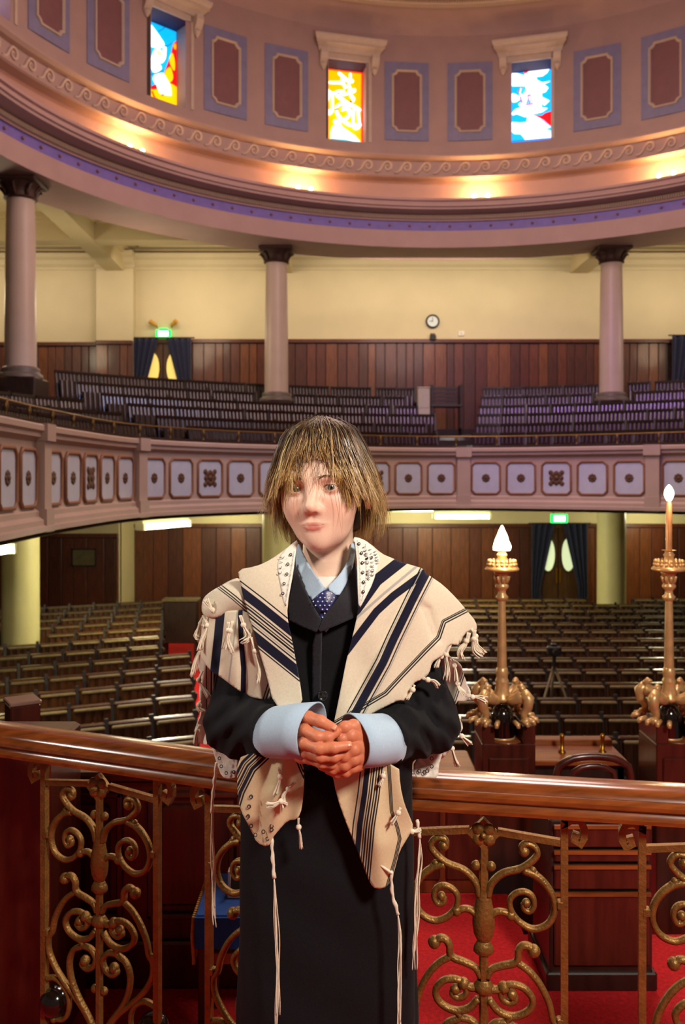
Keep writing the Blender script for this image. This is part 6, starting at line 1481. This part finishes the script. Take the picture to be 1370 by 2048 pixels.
# tassels and long corner cords
m_thr = M('ivory_thread', '#e4d8c0', .8, var=.08, scale=200, sheen=.3)
def tassel(pts, Y, w_=5.0, n_=16, knot=True, Y2=None):
    """Knotted fringe: narrow cord to the knot, then a spreading bundle."""
    q = spline(pts, 14); Y2 = Y if Y2 is None else Y2; mb = MB(); rr = np.random.default_rng(int(pts[0][0]*7+pts[0][1]))
    dirn = q[-1]-q[0]; nn = np.array([-dirn[1], dirn[0]])/np.linalg.norm(dirn)
    for k in range(n_):
        o_ = rr.normal(0, .45); oy = rr.normal(0, .0022); cut_ = rr.uniform(.88, 1.05); tt = np.linspace(0, 1, 14)
        sp_ = np.where(tt < .3, .35+.3*np.abs(tt-.3), .22+1.2*(tt-.3))*w_
        pp_ = q+nn[None]*(o_*sp_)[:, None]; pp_ = q[0]+(pp_-q[0])*cut_
        mb.tube([tuple(np.array(P(a, b, Y+(Y2-Y)*t_))+np.array([0, oy*(t_*1.4), 0])) for (a, b), t_ in zip(pp_, tt)], .0010, 4)
    if knot:
        kx = q[4]; mb.sphere(P(kx[0], kx[1], Y), .0048, 10, 7, (1, .9, 1))
    o = mb.build('tassel', m_thr, smooth=True); o.parent = sl
T = [(z4([(390, 830), (365, 930), (345, 1020), (380, 1120)]), 1.490), (z4([(360, 840), (345, 960), (330, 1090)]), 1.492), (z4([(460, 780), (500, 900), (540, 980), (480, 1030)]), 1.484), (z4([(560, 980), (610, 1150), (640, 1270), (625, 1390)]), 1.480),
     (z4([(130, 780), (80, 900), (60, 980), (110, 1000)]), 1.565), (z4([(160, 900), (130, 1050), (60, 1180), (20, 1330)]), 1.56), (z4([(120, 780), (160, 880), (110, 1010), (90, 1090)]), 1.545), (z4([(110, 1290), (80, 1370), (120, 1450), (170, 1540)]), 1.60), (z4([(90, 1560), (80, 1630), (120, 1660)]), 1.61), (z4([(90, 1780), (60, 1850), (50, 1960)]), 1.62), (z4([(240, 770), (180, 700), (140, 640)]), 1.530), (z4([(110, 1000), (150, 940), (130, 860)]), 1.55),
     (z5([(1150, 750), (1190, 820), (1195, 880), (1250, 940)]), 1.555), (z5([(1130, 780), (1110, 860), (1060, 920), (1070, 975)]), 1.545), (z5([(1180, 760), (1170, 860), (1180, 920), (1230, 960)]), 1.55), (z5([(990, 870), (960, 960), (970, 1060), (960, 1140)]), 1.550), (z5([(950, 930), (910, 980), (880, 1050)]), 1.535), (z5([(780, 1125), (820, 1140), (870, 1150), (905, 1190)]), 1.505), (z5([(1110, 1260), (1150, 1270), (1210, 1280), (1270, 1310)]), 1.585), (z5([(1040, 1130), (1050, 1190), (1090, 1250)]), 1.575), (z5([(1040, 1400), (1060, 1450), (1040, 1500)]), 1.60), (z5([(1050, 1540), (1090, 1580), (1150, 1630)]), 1.61), (z5([(995, 1600), (1010, 1680), (1030, 1760), (1050, 1800)]), 1.62), (z5([(1000, 980), (1030, 1060), (1040, 1160)]), 1.56), (z5([(720, 1180), (700, 1230), (660, 1290)]), 1.490),
     (z6([(540, 755), (540, 800), (550, 860), (555, 920)]), 1.448), (z6([(480, 680), (440, 665), (400, 680), (360, 680)]), 1.418), (z6([(520, 560), (480, 600), (450, 640), (455, 700)]), 1.425), (z6([(1100, 700), (1080, 740), (1050, 790)]), 1.432), (z6([(1010, 500), (1000, 540), (980, 580)]), 1.428), (z6([(430, 480), (440, 540), (410, 640)]), 1.425), (z6([(1140, 830), (1180, 830), (1210, 825)]), 1.470)]
for pts, Y in T: tassel(pts, Y, 7 if Y > 1.5 else 6, 18)
def cord(pts, Y, braid, n_=6, sw=3.0, seed=0):
    """Corner cord: wound upper part, loose strands below."""
    q = spline(pts, 60); rr = np.random.default_rng(seed); k = int(60*braid); mb = MB(); Yf = np.linspace(Y[0], Y[1], 60)
    up_ = [P(q[i][0]+.6*math.sin(i*1.7), q[i][1], Yf[i]) for i in range(k+1)]; mb.tube(up_, [.0028*(1+.22*math.sin(i*1.25)) for i in range(k+1)], 7)
    o = mb.build('tzitzit_winding', m_thr, smooth=True); o.parent = sl
    mb = MB()
    for s in range(n_):
        o_ = rr.uniform(-1, 1); ph = rr.uniform(0, 6.28); fr_ = rr.uniform(.08, .16); cut_ = rr.integers(52, 60); oy = rr.uniform(-.003, .003)
        pp_ = [tuple(np.array(P(q[i][0]+o_*sw*min(1, (i-k)/8)+1.5*math.sin(i*fr_*2+ph)*min(1, (i-k)/10), q[i][1], Yf[i]))+np.array([0, oy, 0])) for i in range(k, cut_)]
        mb.tube(pp_, .00095, 5)
    o = mb.build('tzitzit_strands', m_thr, smooth=True); o.parent = sl
cord([(543, 1676), (545, 1710), (548, 1752), (553, 1850), (556, 1950), (554, 2070)], (1.452, 1.455), .2, 6, 3.5, 1)
cord([(782, 1742), (785, 1790), (796, 1830), (800, 1900), (798, 1980), (800, 2090)], (1.450, 1.452), .26, 7, 5, 2)
cord([(433, 1525), (428, 1570), (424, 1620), (427, 1720), (428, 1800), (433, 1860)], (1.60, 1.60), .30, 6, 4, 3)
cord([(834, 1640), (840, 1690), (836, 1760), (833, 1830), (830, 1900), (829, 1945)], (1.49, 1.50), .12, 6, 4.5, 4)
q = spline([(757, 1727), (770, 1737), (785, 1747)], 10); o = MB().tube([P(x, y, 1.442) for x, y in q], .0022, 6).build('corner_loop', m_thr, smooth=True); o.parent = sl
